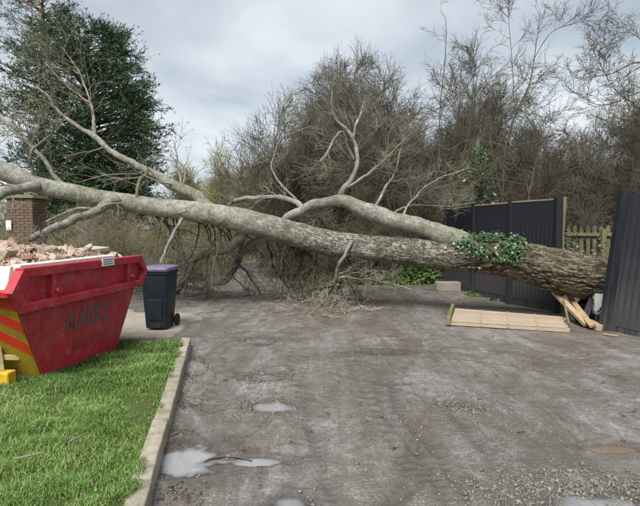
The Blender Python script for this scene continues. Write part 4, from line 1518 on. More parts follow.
def bark_tube(name, pts, rad, k, mat, parent, old_fn=None, rough=0.05, fur=0.0, seed=0, wob=0.0):
    P = len(pts)
    if wob:
        ln0 = np.concatenate([[0], np.cumsum(np.linalg.norm(np.diff(pts, axis=0), axis=1))])
        env = np.clip(np.minimum(ln0, ln0[-1] - ln0) / 0.25, 0, 1)[:, None]
        q_ = np.stack([ln0, ln0 * 0 + seed * 5.3, ln0 * 0], -1)
        w3 = np.stack([fbm(q_, 3.2, 3, 700 + c_ * 9) for c_ in range(3)], -1)
        pts = pts + w3 * env * np.clip(rad[:, None] * wob, 0, 0.028)
        rad = rad * (1 + 0.16 * fbm(q_, 5.0, 3, 750) * np.clip(0.03 / rad, 0.2, 1))
    t = nrm(np.gradient(pts, axis=0))
    mean = nrm(pts[-1] - pts[0])
    ref = np.cross(mean, np.array([0.13, 0.2, 1.0])); ref = nrm(ref)
    # carry the frame along so it never flips
    u = np.zeros_like(pts); cur = nrm(ref - t[0] * (ref @ t[0]))
    for i in range(P):
        cur = nrm(cur - t[i] * (cur @ t[i])); u[i] = cur
    w = np.cross(t, u)
    a = np.arange(k) * 2 * np.pi / k
    ln = np.concatenate([[0], np.cumsum(np.linalg.norm(np.diff(pts, axis=0), axis=1))])
    A, Lm = np.meshgrid(a, ln)
    rr = rad[:, None] * np.ones_like(A)
    tube = np.stack([Lm + seed * 3.7, rr * np.cos(A), rr * np.sin(A)], -1)
    old = np.zeros_like(A) if old_fn is None else old_fn(Lm / ln[-1], A)
    lump_ = fbm(tube * np.array([0.9, 1.6, 1.6]), 1.6, 3, 200 + seed)
    disp = rr * rough * lump_ * 1.6
    furrow = np.zeros_like(A)
    if fur > 0:
        q = tube * np.array([0.17, 1, 1])
        warp = 0.05 * np.stack([fbm(tube, 5, 3, 301), fbm(tube, 5, 3, 302), fbm(tube, 5, 3, 303)], -1)
        n1 = np.abs(fbm(q + warp * 0.7, 14.0, 3, 310))
        n2 = np.abs(fbm(q * np.array([1.6, 1, 1]) + warp, 25.0, 2, 320))
        ridge = np.clip(n1 / 0.42, 0, 1)
        furrow = np.clip(1.1 - ridge * 1.5, 0, 1) * old
        disp = disp + old * fur * (ridge - 0.6) + old * fur * 0.35 * (np.clip(n2 / 0.4, 0, 1) - 0.5)
        disp = disp + (1 - old) * 0.006 * fbm(tube * np.array([2.0, 1, 1]), 14, 3, 330)
    rf = rr + disp
    v = pts[:, None, :] + (u[:, None, :] * np.cos(A)[..., None] + w[:, None, :] * np.sin(A)[..., None]) * rf[..., None]
    idx = np.arange(P * k).reshape(P, k)
    a0, a1 = idx[:-1], idx[1:]
    q4 = np.stack([a0, np.roll(a0, -1, 1), np.roll(a1, -1, 1), a1], -1).reshape(-1, 4)
    vv_ = v.reshape(-1, 3)
    nv = len(vv_)
    vv_ = np.vstack([vv_, pts[:1], pts[-1:]])
    cap = np.concatenate([np.stack([np.full(k, nv), np.roll(idx[0], -1), idx[0]], -1), np.stack([np.full(k, nv + 1), idx[-1], np.roll(idx[-1], -1)], -1)])
    off = np.array(parent.location) if parent is not None else 0
    me = mesh_np(name, vv_ - off, [cap, q4], mat, True)
    at1 = me.attributes.new('tube', 'FLOAT_VECTOR', 'POINT')
    at1.data.foreach_set('vector', np.vstack([tube.reshape(-1, 3), tube.reshape(-1, 3)[:2]]).astype(np.float32).ravel())
    at2 = me.attributes.new('old', 'FLOAT', 'POINT')
    at2.data.foreach_set('value', np.append(old.ravel(), [0, 0]).astype(np.float32))
    at3 = me.attributes.new('furrow', 'FLOAT', 'POINT')
    at3.data.foreach_set('value', np.append(furrow.ravel(), [0, 0]).astype(np.float32))
    at4 = me.attributes.new('crack', 'FLOAT', 'POINT')
    cr = np.clip((Lm / ln[-1] - 0.36) / 0.16, 0.0, 1) if fur > 0 else np.full_like(A, 0.25)
    at4.data.foreach_set('value', np.append(cr.ravel(), [0, 0]).astype(np.float32))
    return link(name, me, parent)


_p0, _r0 = px_line(TR, 4000)
_k = np.interp(np.linspace(0, 1, 860), [0, 0.30, 0.80, 1.0], [0, 0.46, 0.86, 1.0]) * 3999
tp_ = np.stack([np.interp(_k, np.arange(4000), _p0[:, c_]) for c_ in range(3)], -1); tr_ = np.interp(_k, np.arange(4000), _r0)
TL = np.linalg.norm(np.diff(tp_, axis=0), axis=1).sum()


def old_trunk(s, a):
    p = np.stack([s * 14, np.cos(a) * 1.5, np.sin(a) * 1.5], -1)
    k = (s - 0.565 + 0.07 * fbm(p, 1.0, 4, 401)) / 0.13
    return np.clip(k, 0, 1)


bark_tube('trunk', tp_, tr_, 176, M['bark'], fallen, old_trunk, 0.06, 0.034, 1)

ALL = {}      # limb name -> (pts, rad)


def limb(key, rows, n=60, k=14, old=0.0, seed=0, name='limb', mat='bark'):
    p, r = px_line(rows, n)
    bark_tube(name, p, r, k, M[mat], fallen, (lambda s, a: np.full_like(s, old)) if old else None, 0.06, 0.0, seed, 1.0)
    ALL[key] = (p, r)


# second stem on top of the trunk and what leaves it
limb('B', [(490, 256, 11, 8.65), (455, 239, 10.4, 8.75), (427, 229.5, 9.2, 8.85), (395, 220, 8.4, 9.0), (363, 209.5, 7.6, 9.15), (342, 202.5, 6.6, 9.25), (325, 203, 5.2, 9.3), (306, 209, 4.6, 9.35), (290, 217, 4.2, 9.42), (281, 227, 3.8, 9.5)], 220, 40, 0, 2)
limb('C', [(303, 209, 3.40, 9.36), (296, 201, 3.06, 9.5), (280, 197, 2.55, 9.8), (258, 197.5, 2.21, 10.1), (238, 199.5, 1.87, 10.4), (229, 205, 1.36, 10.5)], 60, 12, 0, 3)
limb('U1', [(338, 203, 2.89, 9.25), (343, 190, 2.62, 9.3), (354, 175, 2.23, 9.4), (357, 152, 1.84, 9.45), (351, 134, 1.57, 9.5), (333, 113, 1.25, 9.5), (332, 90, 0.79, 9.5)], 60, 12, 0, 4, 'branch')
limb('U2', [(352, 140, 1.41, 9.48), (358, 120, 1.15, 9.6), (366, 95, 0.70, 9.7)], 30, 8, 0, 5, 'branch')
limb('U3', [(347, 188, 1.56, 9.3), (372, 170, 1.26, 9.2), (392, 152, 0.96, 9.1), (411, 133, 0.54, 9.0)], 40, 8, 0, 6, 'branch')
limb('U4', [(354, 160, 1.54, 9.45), (341, 133, 1.28, 9.2), (331, 147, 1.28, 9.0), (320, 162, 1.66, 8.9)], 40, 8, 0, 7, 'branch')
limb('U5', [(372, 212, 1.68, 9.1), (384, 190, 1.38, 9.2), (395, 172, 1.14, 9.3), (404, 138, 0.60, 9.5)], 40, 8, 0, 8, 'branch')
limb('U6', [(297, 200, 1.3, 9.5), (276, 178, 1.0, 9.7), (273, 160, 0.9, 9.8), (283, 138, 0.75, 9.8), (311, 126, 0.5, 9.7)], 40, 8, 0, 9, 'branch')
limb('U7', [(400, 221, 1.27, 8.9), (412, 200, 1.02, 9.2), (436, 180, 0.81, 9.8), (470, 168, 0.51, 10.4)], 40, 8, 0, 10, 'branch')
limb('U8', [(388, 217, 1.19, 9.0), (410, 206, 0.94, 9.6), (452, 206, 0.68, 10.6), (476, 202, 0.42, 11.2)], 40, 8, 0, 11, 'branch')
limb('D', [(222, 216, 5.54, 9.5), (206, 204, 5.54, 9.52), (190, 193.5, 5.23, 9.55), (174, 185, 4.75, 9.6), (158, 175, 4.11, 9.7), (122, 158, 3.32, 9.9), (93, 136, 2.37, 10.1), (59, 113, 1.67, 10.3), (49, 98, 1.27, 10.4), (37, 87, 0.79, 10.5)], 90, 14, 0, 12)
limb('E', [(95, 138, 1.98, 10.1), (93, 117, 1.71, 10.2), (89, 100, 1.26, 10.3), (79, 71, 0.72, 10.5), (62, 47, 0.45, 10.6)], 50, 10, 0, 13, 'branch')
limb('E2', [(90, 103, 1.1, 10.3), (72, 90, 0.8, 10.4), (48, 66, 0.5, 10.5)], 30, 8, 0, 14, 'branch')
limb('F', [(64, 186, 2.89, 9.3), (56, 177, 2.46, 9.35), (39, 154, 2.04, 9.5), (21, 137, 1.61, 9.6), (-4, 115, 1.19, 9.8)], 50, 10, 0, 15, 'branch')
limb('F2', [(34, 182, 1.92, 9.2), (31, 168, 1.60, 9.1), (29, 158, 1.44, 9.0), (36, 146, 1.12, 9.0), (52, 134, 0.64, 9.0)], 40, 8, 0, 16, 'branch')
limb('G', [(137, 201, 1.8, 9.35), (138, 188, 1.7, 9.4), (142, 178, 1.6, 9.55), (150, 170, 1.5, 9.7)], 40, 10, 0.9, 17, 'branch')
limb('H', [(117, 200, 5.04, 9.2), (100, 209, 4.68, 8.7), (77, 218.5, 4.14, 8.1), (55, 229, 3.78, 7.5), (31, 239, 3.42, 6.8)], 70, 14, 0, 18)
limb('H2', [(40, 186, 4.6, 9.1), (20, 187, 4.8, 8.9), (2, 194, 5.0, 8.6), (-25, 205, 5.0, 8.2)], 40, 12, 0, 19)
limb('I', [(243, 228, 5.40, 9.5), (240, 238, 5.04, 9.6), (224, 250, 4.05, 9.9), (205, 253.5, 3.60, 10.3), (190, 264, 3.15, 10.7), (181, 280, 2.70, 11.0), (170, 293.5, 2.25, 11.3)], 80, 14, 0.5, 20)
limb('I2', [(193, 262, 3.2, 10.6), (188, 274, 2.8, 10.5), (176, 294, 2.2, 11.3)], 40, 10, 0.5, 21, 'branch')
limb('J', [(275, 232, 4.50, 9.45), (263, 238, 4.32, 9.6), (246, 249, 3.96, 9.9), (235, 266, 3.60, 10.3), (226, 280, 3.06, 10.8), (205, 286, 2.70, 11.7), (178, 286, 1.98, 12.4)], 80, 12, 0.5, 22)
limb('K1', [(292, 240, 1.86, 9.5), (290, 252, 1.74, 9.8), (284, 266, 1.49, 10.1), (286, 281, 1.12, 10.3), (296, 300, 0.74, 10.2)], 50, 8, 0, 23, 'branch', 'twig_dark')
limb('K2', [(306, 243, 2.11, 9.4), (302, 257, 1.74, 9.6), (298, 273, 1.36, 9.8), (304, 290, 1.12, 10.0), (310, 301, 0.74, 10.2)], 50, 8, 0, 24, 'branch', 'twig_dark')
limb('K3', [(266, 236, 1.36, 9.7), (270, 252, 1.12, 10.0), (277, 272, 0.93, 10.5), (290, 290, 0.62, 10.8)], 50, 8, 0, 25, 'branch', 'twig_dark')
limb('K4', [(244, 241, 1.24, 9.6), (236, 258, 1.05, 9.9), (248, 274, 0.87, 10.3), (262, 296, 0.56, 10.6)], 50, 8, 0, 26, 'branch', 'twig_dark')
limb('K5', [(208, 252, 1.12, 10.3), (207, 268, 0.93, 10.5), (207, 302, 0.62, 10.4)], 30, 8, 0, 27, 'branch', 'twig_dark')
limb('Lb', [(352, 241, 1.7, 9.0), (346, 252, 1.8, 8.92), (340, 266, 1.9, 9.0), (336, 281, 1.8, 9.2)], 40, 8, 0, 28, 'branch', 'twig_pale')
limb('W1', [(120, 202, 1.9, 9.2), (100, 209, 1.6, 9.0), (76, 208, 1.3, 8.9), (46, 222, 0.9, 8.7)], 40, 8, 0, 29, 'branch')
limb('W2', [(182, 218, 1.6, 9.35), (174, 232, 1.4, 9.2), (165, 252, 1.1, 9.0), (160, 264, 0.9, 8.8)], 40, 8, 0, 30, 'branch')
# bottom brush fan
rng = np.random.default_rng(21)
fan = [[(336, 280), (322, 289), (305, 301), (291, 308)], [(336, 280), (330, 292), (318, 306), (310, 314)], [(336, 281), (342, 292), (340, 304), (345, 314)], [(337, 280), (352, 287), (356, 298), (362, 308)],
       [(337, 279), (350, 276), (372, 280), (395, 285), (418, 291)], [(338, 274), (356, 268), (374, 272), (396, 278)], [(336, 282), (325, 286), (300, 291), (280, 299)], [(338, 284), (336, 298), (330, 310), (322, 317)]]
for i, fl in enumerate(fan):
    rows = []
    for j, (x, y) in enumerate(fl):
        gg = gnd(x, y, 0.03)
        d = 9.2 + (gg[1] - 9.2) * min(1, j / (len(fl) - 1)) if gg[1] > 0 and gg[1] < 14 else 9.4
        if j == len(fl) - 1: d = min(max(gg[1], 8.4), 11.5)
        rows.append((x, y, 1.3 - 0.9 * j / (len(fl) - 1), d))
    limb('fan%d' % i, rows, 24, 6, 0, 40 + i, 'branch', 'twig_fan')


def resample(p, r, n):
    i = np.linspace(0, len(p) - 1, n)
    return np.stack([np.interp(i, np.arange(len(p)), p[:, k]) for k in range(3)], -1), np.interp(i, np.arange(len(r)), r)


def stack(keys, n=10):
    a = [resample(*ALL[k], n) for k in keys]
    return np.stack([x[0] for x in a]), np.stack([x[1] for x in a])


def clamp_ground(sets, z=0.012):
    for p, r in sets:
        p[..., 2] = np.maximum(p[..., 2], z + r)


def twig_set(keys, counts, lens, seed, trop=(0, 0, 0.10), tr=(0.25, 1.0), wig=0.2, rmin=0.0026, ang=0.75, rr0=0.27, down=False):
    rg = np.random.default_rng(seed)
    P0, R0 = stack(keys)
    a = grow(P0, R0, counts[0], tr, lens[0], ang, trop, wig, 7, rr0, rg, 0.35, rmin * 1.5, 0.3)
    if down:
        a[0][..., 2] = a[0][:, :1, 2] - np.abs(a[0][..., 2] - a[0][:, :1, 2])
    b = grow(*a, counts[1], (0.2, 1.0), lens[1], 0.75, trop, wig, 5, 0.5, rg, 0.4, rmin * 1.15, 0.35)
    c = grow(*b, counts[2], (0.2, 1.0), lens[2], 0.75, trop, wig, 4, 0.6, rg, 0.4, rmin)
    return a, b, c


def emit(name, sets, mat, parent, ks=(5, 4, 3), seed=0):
    v, f = join([tubes(p, r, k, seed + i) for i, ((p, r), k) in enumerate(zip(sets, ks))])
    return np_part(name, v, f, mat, parent, False, 'stuff')


s1 = twig_set(['D', 'E', 'E2', 'F', 'F2'], (10, 6, 3), (1.45, 0.8, 0.34), 31, (-0.04, 0, 0.05), (0.25, 1.0))
emit('twigs', s1, M['twig_pale'], fallen, seed=1)
# brown dry seed bunches on the outer twigs of the left crown
rg = np.random.default_rng(41)
tips = s1[2][0][:, -1]
tips = tips[rg.random(len(tips)) < 0.5]
nk = len(tips) * 3
kp = np.repeat(tips, 3, 0) + rg.normal(size=(nk, 3)) * 0.02
kd1 = nrm(rg.normal(size=(nk, 3)) + np.array([0, 0, -0.8])) * rg.uniform(0.025, 0.055, (nk, 1))
kd2 = nrm(np.cross(kd1, rg.normal(size=(nk, 3)))) * 0.011
kv = np.stack([kp, kp + kd1 * 0.5 + kd2, kp + kd1, kp + kd1 * 0.5 - kd2], 1)
np_part('seed_bunches', kv, np.arange(nk * 4).reshape(-1, 4), M['keys'], fallen, False, 'stuff')
s2 = twig_set(['U1', 'U2', 'U3', 'U4', 'U5', 'U6', 'U7', 'U8', 'C'], (12, 7, 4), (0.75, 0.42, 0.20), 32, (0, 0, 0.06), (0.3, 1.0))
emit('twigs', s2, M['twig_pale'], fallen, seed=2)
s3 = twig_set(['K1', 'K2', 'K3', 'K4', 'K5'], (15, 7, 4), (0.95, 0.5, 0.24), 33, (0, 0, -0.02), (0.15, 0.95), 0.22)
s6 = twig_set(['I', 'I2', 'J'], (9, 6, 4), (0.9, 0.5, 0.25), 36, (0, 0, 0.05), (0.25, 0.85), 0.22)
clamp_ground(s6)
emit('twigs', s6, M['twig_grey'], fallen, seed=6)
clamp_ground(s3)
emit('twigs', s3, M['twig_dark'], fallen, seed=3)
s4 = twig_set(['fan%d' % i for i in range(8)], (13, 7, 4), (0.62, 0.34, 0.18), 34, (0, -0.02, 0.012), (0.05, 1.0), 0.25, 0.0028, 0.85, 0.6)
clamp_ground(s4)
emit('twigs', s4, M['twig_fan'], fallen, seed=4)
s5 = twig_set(['H', 'H2', 'W1', 'W2', 'G'], (6, 5, 3), (0.7, 0.45, 0.25), 35, (0, 0, 0.0), (0.2, 0.95))
emit('twigs', s5, M['twig_pale'], fallen, seed=5)
# tangle hanging from the underside of the trunk down to the yard, and behind it
ALL['under'] = px_line([(150, 214, 3, 9.7), (200, 222, 3, 9.8), (250, 234, 3, 9.8), (300, 247, 3, 9.7), (345, 257, 3, 9.5)], 40)
s7 = twig_set(['under', 'under'], (19, 8, 4), (1.45, 0.75, 0.32), 37, (0, 0.09, -0.10), (0.0, 1.0), 0.2, 0.0028, 1.2, 0.28, True)
clamp_ground(s7)
emit('twigs', s7, M['twig_dark'], fallen, seed=7)
# pale flower-like buds on the brush fan
tips = s4[2][0][:, -1]; tips = tips[rg.random(len(tips)) < 0.35]
bv, bf = scatter(tips, np.full(len(tips), 0.009), rg, 1.0)
np_part('buds', bv, bf, M['keys'], fallen, False, 'stuff')

# ivy growing on the trunk
def leaves(pos, nor, size, rng, up=0.5):
    """five-point leaves, folded along the middle"""
    n = len(pos)
    a = nrm(rng.normal(size=(n, 3)) - 0)
    nor = nrm(nor + rng.normal(size=(n, 3)) * up)
    ax = nrm(a - (a * nor).sum(-1, keepdims=True) * nor)
    bx = np.cross(nor, ax)
    s = size[:, None]
    sh = [(0, 0, 0), (0.55, 0.45, 0.10), (1.0, 0.0, -0.08), (0.55, -0.45, 0.10), (0.1, 0.62, 0.05), (0.1, -0.62, 0.05)]
    vs = [pos + s * (ax * p + bx * q + nor * h) for p, q, h in sh]
    v = np.stack(vs, 1)
    f = np.array([(0, 2, 1), (0, 3, 2), (0, 1, 4), (0, 5, 3)])[None] + (np.arange(n) * 6)[:, None, None]
    return v.reshape(-1, 3), f.reshape(-1, 3), 6


def leaf_obj(name, pos, nor, size, mat, parent, rng, up=0.5, tint_p=0.3, kind='stuff'):
    v, f, k = leaves(pos, nor, size, rng, up)
    off = np.array(parent.location) if parent is not None else 0
    me = mesh_np(name, v - off, f, mat)
    at_ = me.attributes.new('tint', 'FLOAT', 'POINT')
    tv_ = np.repeat(np.clip(rng.random(len(pos)) * 1.4 - (1.0 - tint_p), 0, 1), k)
    at_.data.foreach_set('value', tv_.astype(np.float32))
    o = link(name, me, parent)
    if kind: o['kind'] = kind
    return o


rg = np.random.default_rng(51)
ivy = thing('ivy', 'clump of glossy ivy growing over the fallen trunk near the fence', 'ivy', tuple(at(485, 240, 8.6)))
n_i = 3400
ti = np.interp(rg.beta(1.6, 1.3, n_i), [0, 1], [448, 519])
tail = rg.random(n_i) < 0.10
ti = np.where(tail, rg.uniform(436, 526, n_i), ti)
xs_t = np.array([r_[0] for r_ in TR])
cen = np.array([np.append(at(*[np.interp(x, xs_t, [q[c] for q in TR]) if c else x for c in (0, 1)], np.interp(x, xs_t, [q[3] for q in TR])), np.interp(x, xs_t, [q[2] * q[3] / FPX for q in TR])) for x in ti])
an = rg.normal(0.35, 0.50, n_i)          # around the trunk: 0 is up, positive towards the camera
dropx = (ti > 470) & (ti < 512)
an = np.where(dropx & (rg.random(n_i) < 0.35), rg.uniform(0.8, 1.7, n_i), an)
nv_ = np.stack([np.zeros(n_i), -np.sin(an), np.cos(an)], -1)
clump = 0.5 + 0.5 * fbm(np.stack([ti * 0.11, an * 2.2, an * 0], -1), 1.0, 3, 500)
keep = rg.random(n_i) < np.clip(clump * 2.0 - 0.28, 0, 1)
out = 0.02 + np.abs(rg.normal(0, 0.06, n_i))
pos = cen[:, :3] + nv_ * (cen[:, 3] + out)[:, None]
leaf_obj('leaves', pos[keep], (nv_ + np.array([0, -0.3, 0.5]))[keep], rg.uniform(0.022, 0.052, keep.sum()), M['ivy'], ivy, rg, 0.5, 0.42)
st = []
for k in range(7):
    x0 = rg.uniform(452, 512); x1 = x0 + rg.uniform(-16, 16)
    a0, a1 = rg.uniform(-0.3, 0.4), rg.uniform(0.7, 1.5)
    row = []
    for t in np.linspace(0, 1, 9):
        x = x0 + (x1 - x0) * t; a_ = a0 + (a1 - a0) * t
        y_ = np.interp(x, xs_t, [q[1] for q in TR]); d_ = np.interp(x, xs_t, [q[3] for q in TR]); r_ = np.interp(x, xs_t, [q[2] * q[3] / FPX for q in TR])
        row.append(at(x, y_, d_) + np.array([0, -math.sin(a_), math.cos(a_)]) * (r_ + 0.012))
    st.append(row)
for row in st:
    v, f = tubes(np.array(row)[None], np.full((1, 9), 0.007), 5)
    np_part('stem', v, f, M['twig_dark'], ivy)

# ================================================================== BARE TREES AND SHRUBS BEHIND
def bare_tree_meshes(seed, H, spread, stems, c1, c2, c3, mats, l1=0.5, l2=0.30, l3=0.16, rbase=0.05, rmin=0.0045, lean=0.55, droop=0.05, trunk=0.0):
    """returns (stem mesh, twig mesh) with the base at the origin"""
    rg = np.random.default_rng(seed)
    P = 9
    pts = np.zeros((stems, P, 3)); rad = np.zeros((stems, P))
    for s in range(stems):
        a = 2 * math.pi * (s + rg.uniform(-.35, .35)) / stems
        tilt = lean * math.sqrt(rg.uniform(0.01, 1.0))
        d = np.array([math.cos(a) * math.sin(tilt), math.sin(a) * math.sin(tilt), math.cos(tilt)])
        pos = np.array([math.cos(a), math.sin(a), 0]) * (0.15 * spread * rg.uniform(0.2, 1) if trunk == 0 else 0.02)
        if trunk: pos = pos + np.array([0, 0, trunk])
        Ls = rg.uniform(0.70, 0.98) / math.sqrt((math.sin(tilt) / spread) ** 2 + (math.cos(tilt) / (H - trunk)) ** 2)
        for j in range(P):
            pts[s, j] = pos
            d = nrm(d + rg.normal(size=3) * 0.12 + np.array([0, 0, 0.02]))
            pos = pos + d * Ls / (P - 1)
        rad[s] = rbase * rg.uniform(0.6, 1.1) * np.linspace(1, 0.12, P)
    a = grow(pts, rad, c1, (0.12, 0.98), H * l1, 0.75, (0, 0, droop), 0.18, 7, 0.42, rg, 0.5, rmin * 1.5, 0.3)
    b = grow(*a, c2, (0.15, 1.0), H * l2, 0.75, (0, 0, droop), 0.2, 5, 0.55, rg, 0.45, rmin * 1.2)
    c = grow(*b, c3, (0.15, 1.0), H * l3, 0.75, (0, 0, droop), 0.2, 3, 0.6, rg, 0.4, rmin)
    sets = [tubes(pts, rad, 7, seed), ]
    if trunk:
        tt = np.stack([rg.normal(size=6) * 0.03, rg.normal(size=6) * 0.03, np.linspace(-0.1, trunk + 0.25, 6)], -1)[None]
        sets.append(tubes(tt, np.linspace(rbase * 1.7, rbase * 1.1, 6)[None], 9, seed))
    sets.append(tubes(*a, 4, seed + 1))
    v1, f1 = join(sets)
    v1[:, 2] = np.maximum(v1[:, 2], -0.15)
    v2, f2 = join([tubes(*b, 3, seed + 2), tubes(*c, 3, seed + 3)])
    v2[:, 2] = np.maximum(v2[:, 2], -0.1)
    return mesh_np('trunk', v1, f1, M[mats[0]], True), mesh_np('crown', v2, f2, M[mats[1]])


def put_tree(name, meshes, label, cat, loc, rot=0.0, sc=(1, 1, 1), group=None):
    t = thing(name, label, cat, loc, group)
    t.rotation_euler = (0, 0, rot)
    t.scale = sc
    link('trunk', meshes[0], t)
    c = link('crown', meshes[1], t)
    return t


V1 = bare_tree_meshes(101, 6.2, 3.3, 15, 12, 10, 10, ('stem', 'twig_brown'), 0.24, 0.13, 0.065, 0.045, 0.0042, 1.15, 0.01)
V2 = bare_tree_meshes(102, 6.0, 3.5, 14, 12, 10, 10, ('stem', 'twig_brown'), 0.26, 0.14, 0.07, 0.045, 0.0042, 1.2, 0.0)
V3 = bare_tree_meshes(103, 6.0, 2.4, 6, 11, 9, 6, ('stem', 'twig_grey'), 0.30, 0.17, 0.10, 0.08, 0.006, 0.8, 0.03, 1.2)
V4 = bare_tree_meshes(104, 2.6, 1.9, 12, 9, 8, 5, ('stem', 'twig_olive'), 0.34, 0.22, 0.12, 0.022, 0.004, 1.1, -0.01)
V5 = bare_tree_meshes(105, 5.0, 3.0, 10, 11, 9, 6, ('stem', 'twig_yellow'), 0.30, 0.18, 0.10, 0.04, 0.007, 0.9, 0.04)
V6 = bare_tree_meshes(106, 2.4, 1.9, 12, 9, 8, 5, ('stem', 'twig_grey'), 0.38, 0.24, 0.13, 0.02, 0.004, 1.2, -0.03)


def gz(x, y):
    return float(bank_h(np.array([x]), np.array([y]))[0])


def tree_at(name, meshes, label, cat, px, d, rot, s, group=None, sz=None):
    p = at(px, 228, d)
    z = gz(p[0], d)
    return put_tree(name, meshes, label, cat, (p[0], p[1], z), rot, (s, s, sz or s), group)


# the big dense thicket in the middle
G1 = 'dense bare trees in the middle thicket'
for px_, d, rot, sc_, v_, lab, cat in (
        (362, 16.0, 0.3, 1.0, V1, 'dense domed bare tree behind the upright white branch', 'tree'),
        (324, 16.8, 1.9, 1.12, V2, 'dense bare tree on the left flank of the middle thicket', 'tree'),
        (396, 16.6, 4.0, 1.2, V2, 'tall dense bare tree on the right of the middle thicket', 'tree'),
        (432, 17.2, 2.5, 1.24, V1, 'dense bare tree left of the ivy covered trunk', 'tree'),
        (384, 18.5, 5.2, 1.16, V1, 'bare tree filling the back of the middle thicket', 'tree'),
        (350, 18.5, 2.7, 1.28, V2, 'bare tree at the back left of the middle thicket', 'tree'),
        (428, 19.0, 1.2, 1.36, V2, 'bare tree at the back right of the middle thicket', 'tree'),
        (318, 18.5, 0.6, 0.80, V1, 'bare tree at the outer left edge of the middle thicket', 'tree'),
        (332, 17.4, 3.9, 1.14, V1, 'bare tree deep inside the middle thicket left of its crest', 'tree'),
        (300, 15.2, 3.3, 0.50, V2, 'low bare bush at the left foot of the middle thicket', 'bush'),
        (352, 14.0, 0.9, 0.50, V1, 'low bare bush under the upper stem of the fallen tree', 'bush'),
        (410, 14.4, 5.5, 0.55, V2, 'low bare bush left of the far end of the dark fence', 'bush')):
    tree_at('bare_tree', v_, lab, cat, px_, d, rot, sc_ * 1.02, G1, sc_ * 1.36)
# behind the fences, right
G2 = 'bare trees behind the dark fence'
for px_, d, rot, sc_, v_, lab, cat in (
        (508, 15.5, 0.8, 0.72, V2, 'bushy bare tree over the middle of the dark fence', 'tree'),
        (572, 15.8, 1.2, 0.76, V1, 'bushy bare tree above the picket fence', 'tree'),
        (640, 14.5, 2.9, 0.78, V2, 'bushy bare tree at the right edge behind the leaning fence panel', 'tree'),
        (545, 20.0, 3.6, 0.98, V1, 'farther bare tree right of the forked sapling', 'tree'),
        (622, 19.0, 4.9, 1.0, V2, 'farther bare tree high at the right edge', 'tree'),
        (482, 19.5, 0.1, 0.82, V1, 'slim bare tree filling the gap right of the ivy covered trunk', 'tree'),
        (592, 22.0, 5.6, 1.1, V2, 'most distant bare tree behind the picket fence', 'tree'),
        (600, 16.6, 4.4, 0.44, V1, 'low bare bush close behind the picket fence', 'bush'),
        (535, 14.6, 2.0, 0.40, V2, 'low bare bush close behind the dark fence', 'bush'),
        (700, 13.5, 2.2, 0.85, V2, 'bare tree out at the far right behind the near fence', 'tree')):
    tree_at('bare_tree', v_, lab, cat, px_, d, rot, sc_ * 1.35, G2, sc_ * 1.52)

# wiry sapling with a dark fork standing up against the sky
def sapling(key, label, rows_list, seed, counts, lens, trop=(0, 0, 0.03)):
    base = rows_list[0][0]
    b = at(base[0], base[1], base[3])
    t = thing('bare_sapling', label, 'tree', (b[0], b[1], gz(b[0], b[1])))
    sets = []
    for i, rows in enumerate(rows_list):
        p, r = px_line(rows, 24)
        sets.append((p, r * 0.48))
    v, f = tubes(np.stack([s[0] for s in sets]), np.stack([s[1] for s in sets]), 7)
    np_part('trunk', v, f, M['stem'], t, True)
    rg_ = np.random.default_rng(seed)
    P0 = np.stack([resample(*s, 10)[0] for s in sets]); R0 = np.stack([resample(*s, 10)[1] for s in sets])
    a = grow(P0, R0, counts[0], (0.35, 1.0), lens[0], 0.8, trop, 0.17, 7, 0.5, rg_, 0.3, 0.006)
    b_ = grow(*a, counts[1], (0.2, 1.0), lens[1], 0.75, trop, 0.17, 5, 0.55, rg_, 0.4, 0.0045)
    c = grow(*b_, counts[2], (0.2, 1.0), lens[2], 0.75, trop, 0.17, 4, 0.6, rg_, 0.4, 0.004)
    v, f = join([tubes(*a, 4), tubes(*b_, 3), tubes(*c, 3)])
    np_part('crown', v, f, M['stem'], t)
    return t


sapling('S1', 'wiry dark forked sapling standing against the sky above the fence', [
    [(500, 262, 2.6, 14.5), (503, 200, 2.4, 14.5), (505, 150, 2.1, 14.5), (516, 113, 1.7, 14.5), (530, 82, 1.3, 14.5), (537, 38, 0.7, 14.5)],
    [(503, 205, 1.8, 14.5), (490, 130, 1.6, 14.3), (511, 97, 1.2, 14.2), (527, 78, 0.8, 14.2)],
    [(533, 60, 0.9, 14.5), (552, 32, 0.7, 14.6), (580, 22, 0.5, 14.7), (594, 20, 0.35, 14.7)],
    [(514, 100, 0.9, 14.5), (512, 60, 0.7, 14.5), (509, 24, 0.5, 14.5), (508, 2, 0.3, 14.5)]], 61, (13, 7, 4), (1.15, 0.6, 0.3))
sapling('S2', 'thin bare branching tree reaching in from the upper right edge', [
    [(690, 250, 4.0, 13.0), (684, 160, 3.2, 13.0), (668, 80, 2.4, 13.0), (640, 62, 1.6, 13.0), (610, 74, 1.0, 13.1), (575, 78, 0.5, 13.1)],
    [(672, 90, 1.6, 13.0), (640, 92, 1.2, 13.0), (600, 105, 0.8, 13.1), (562, 84, 0.45, 13.1)],
    [(682, 140, 1.8, 13.0), (640, 108, 1.2, 12.8), (614, 88, 0.8, 12.7), (590, 45, 0.4, 12.7)],
    [(668, 85, 1.4, 13.0), (650, 50, 1.0, 13.0), (628, 32, 0.7, 13.0), (603, 40, 0.4, 13.0)]], 62, (13, 7, 4), (1.0, 0.55, 0.28))
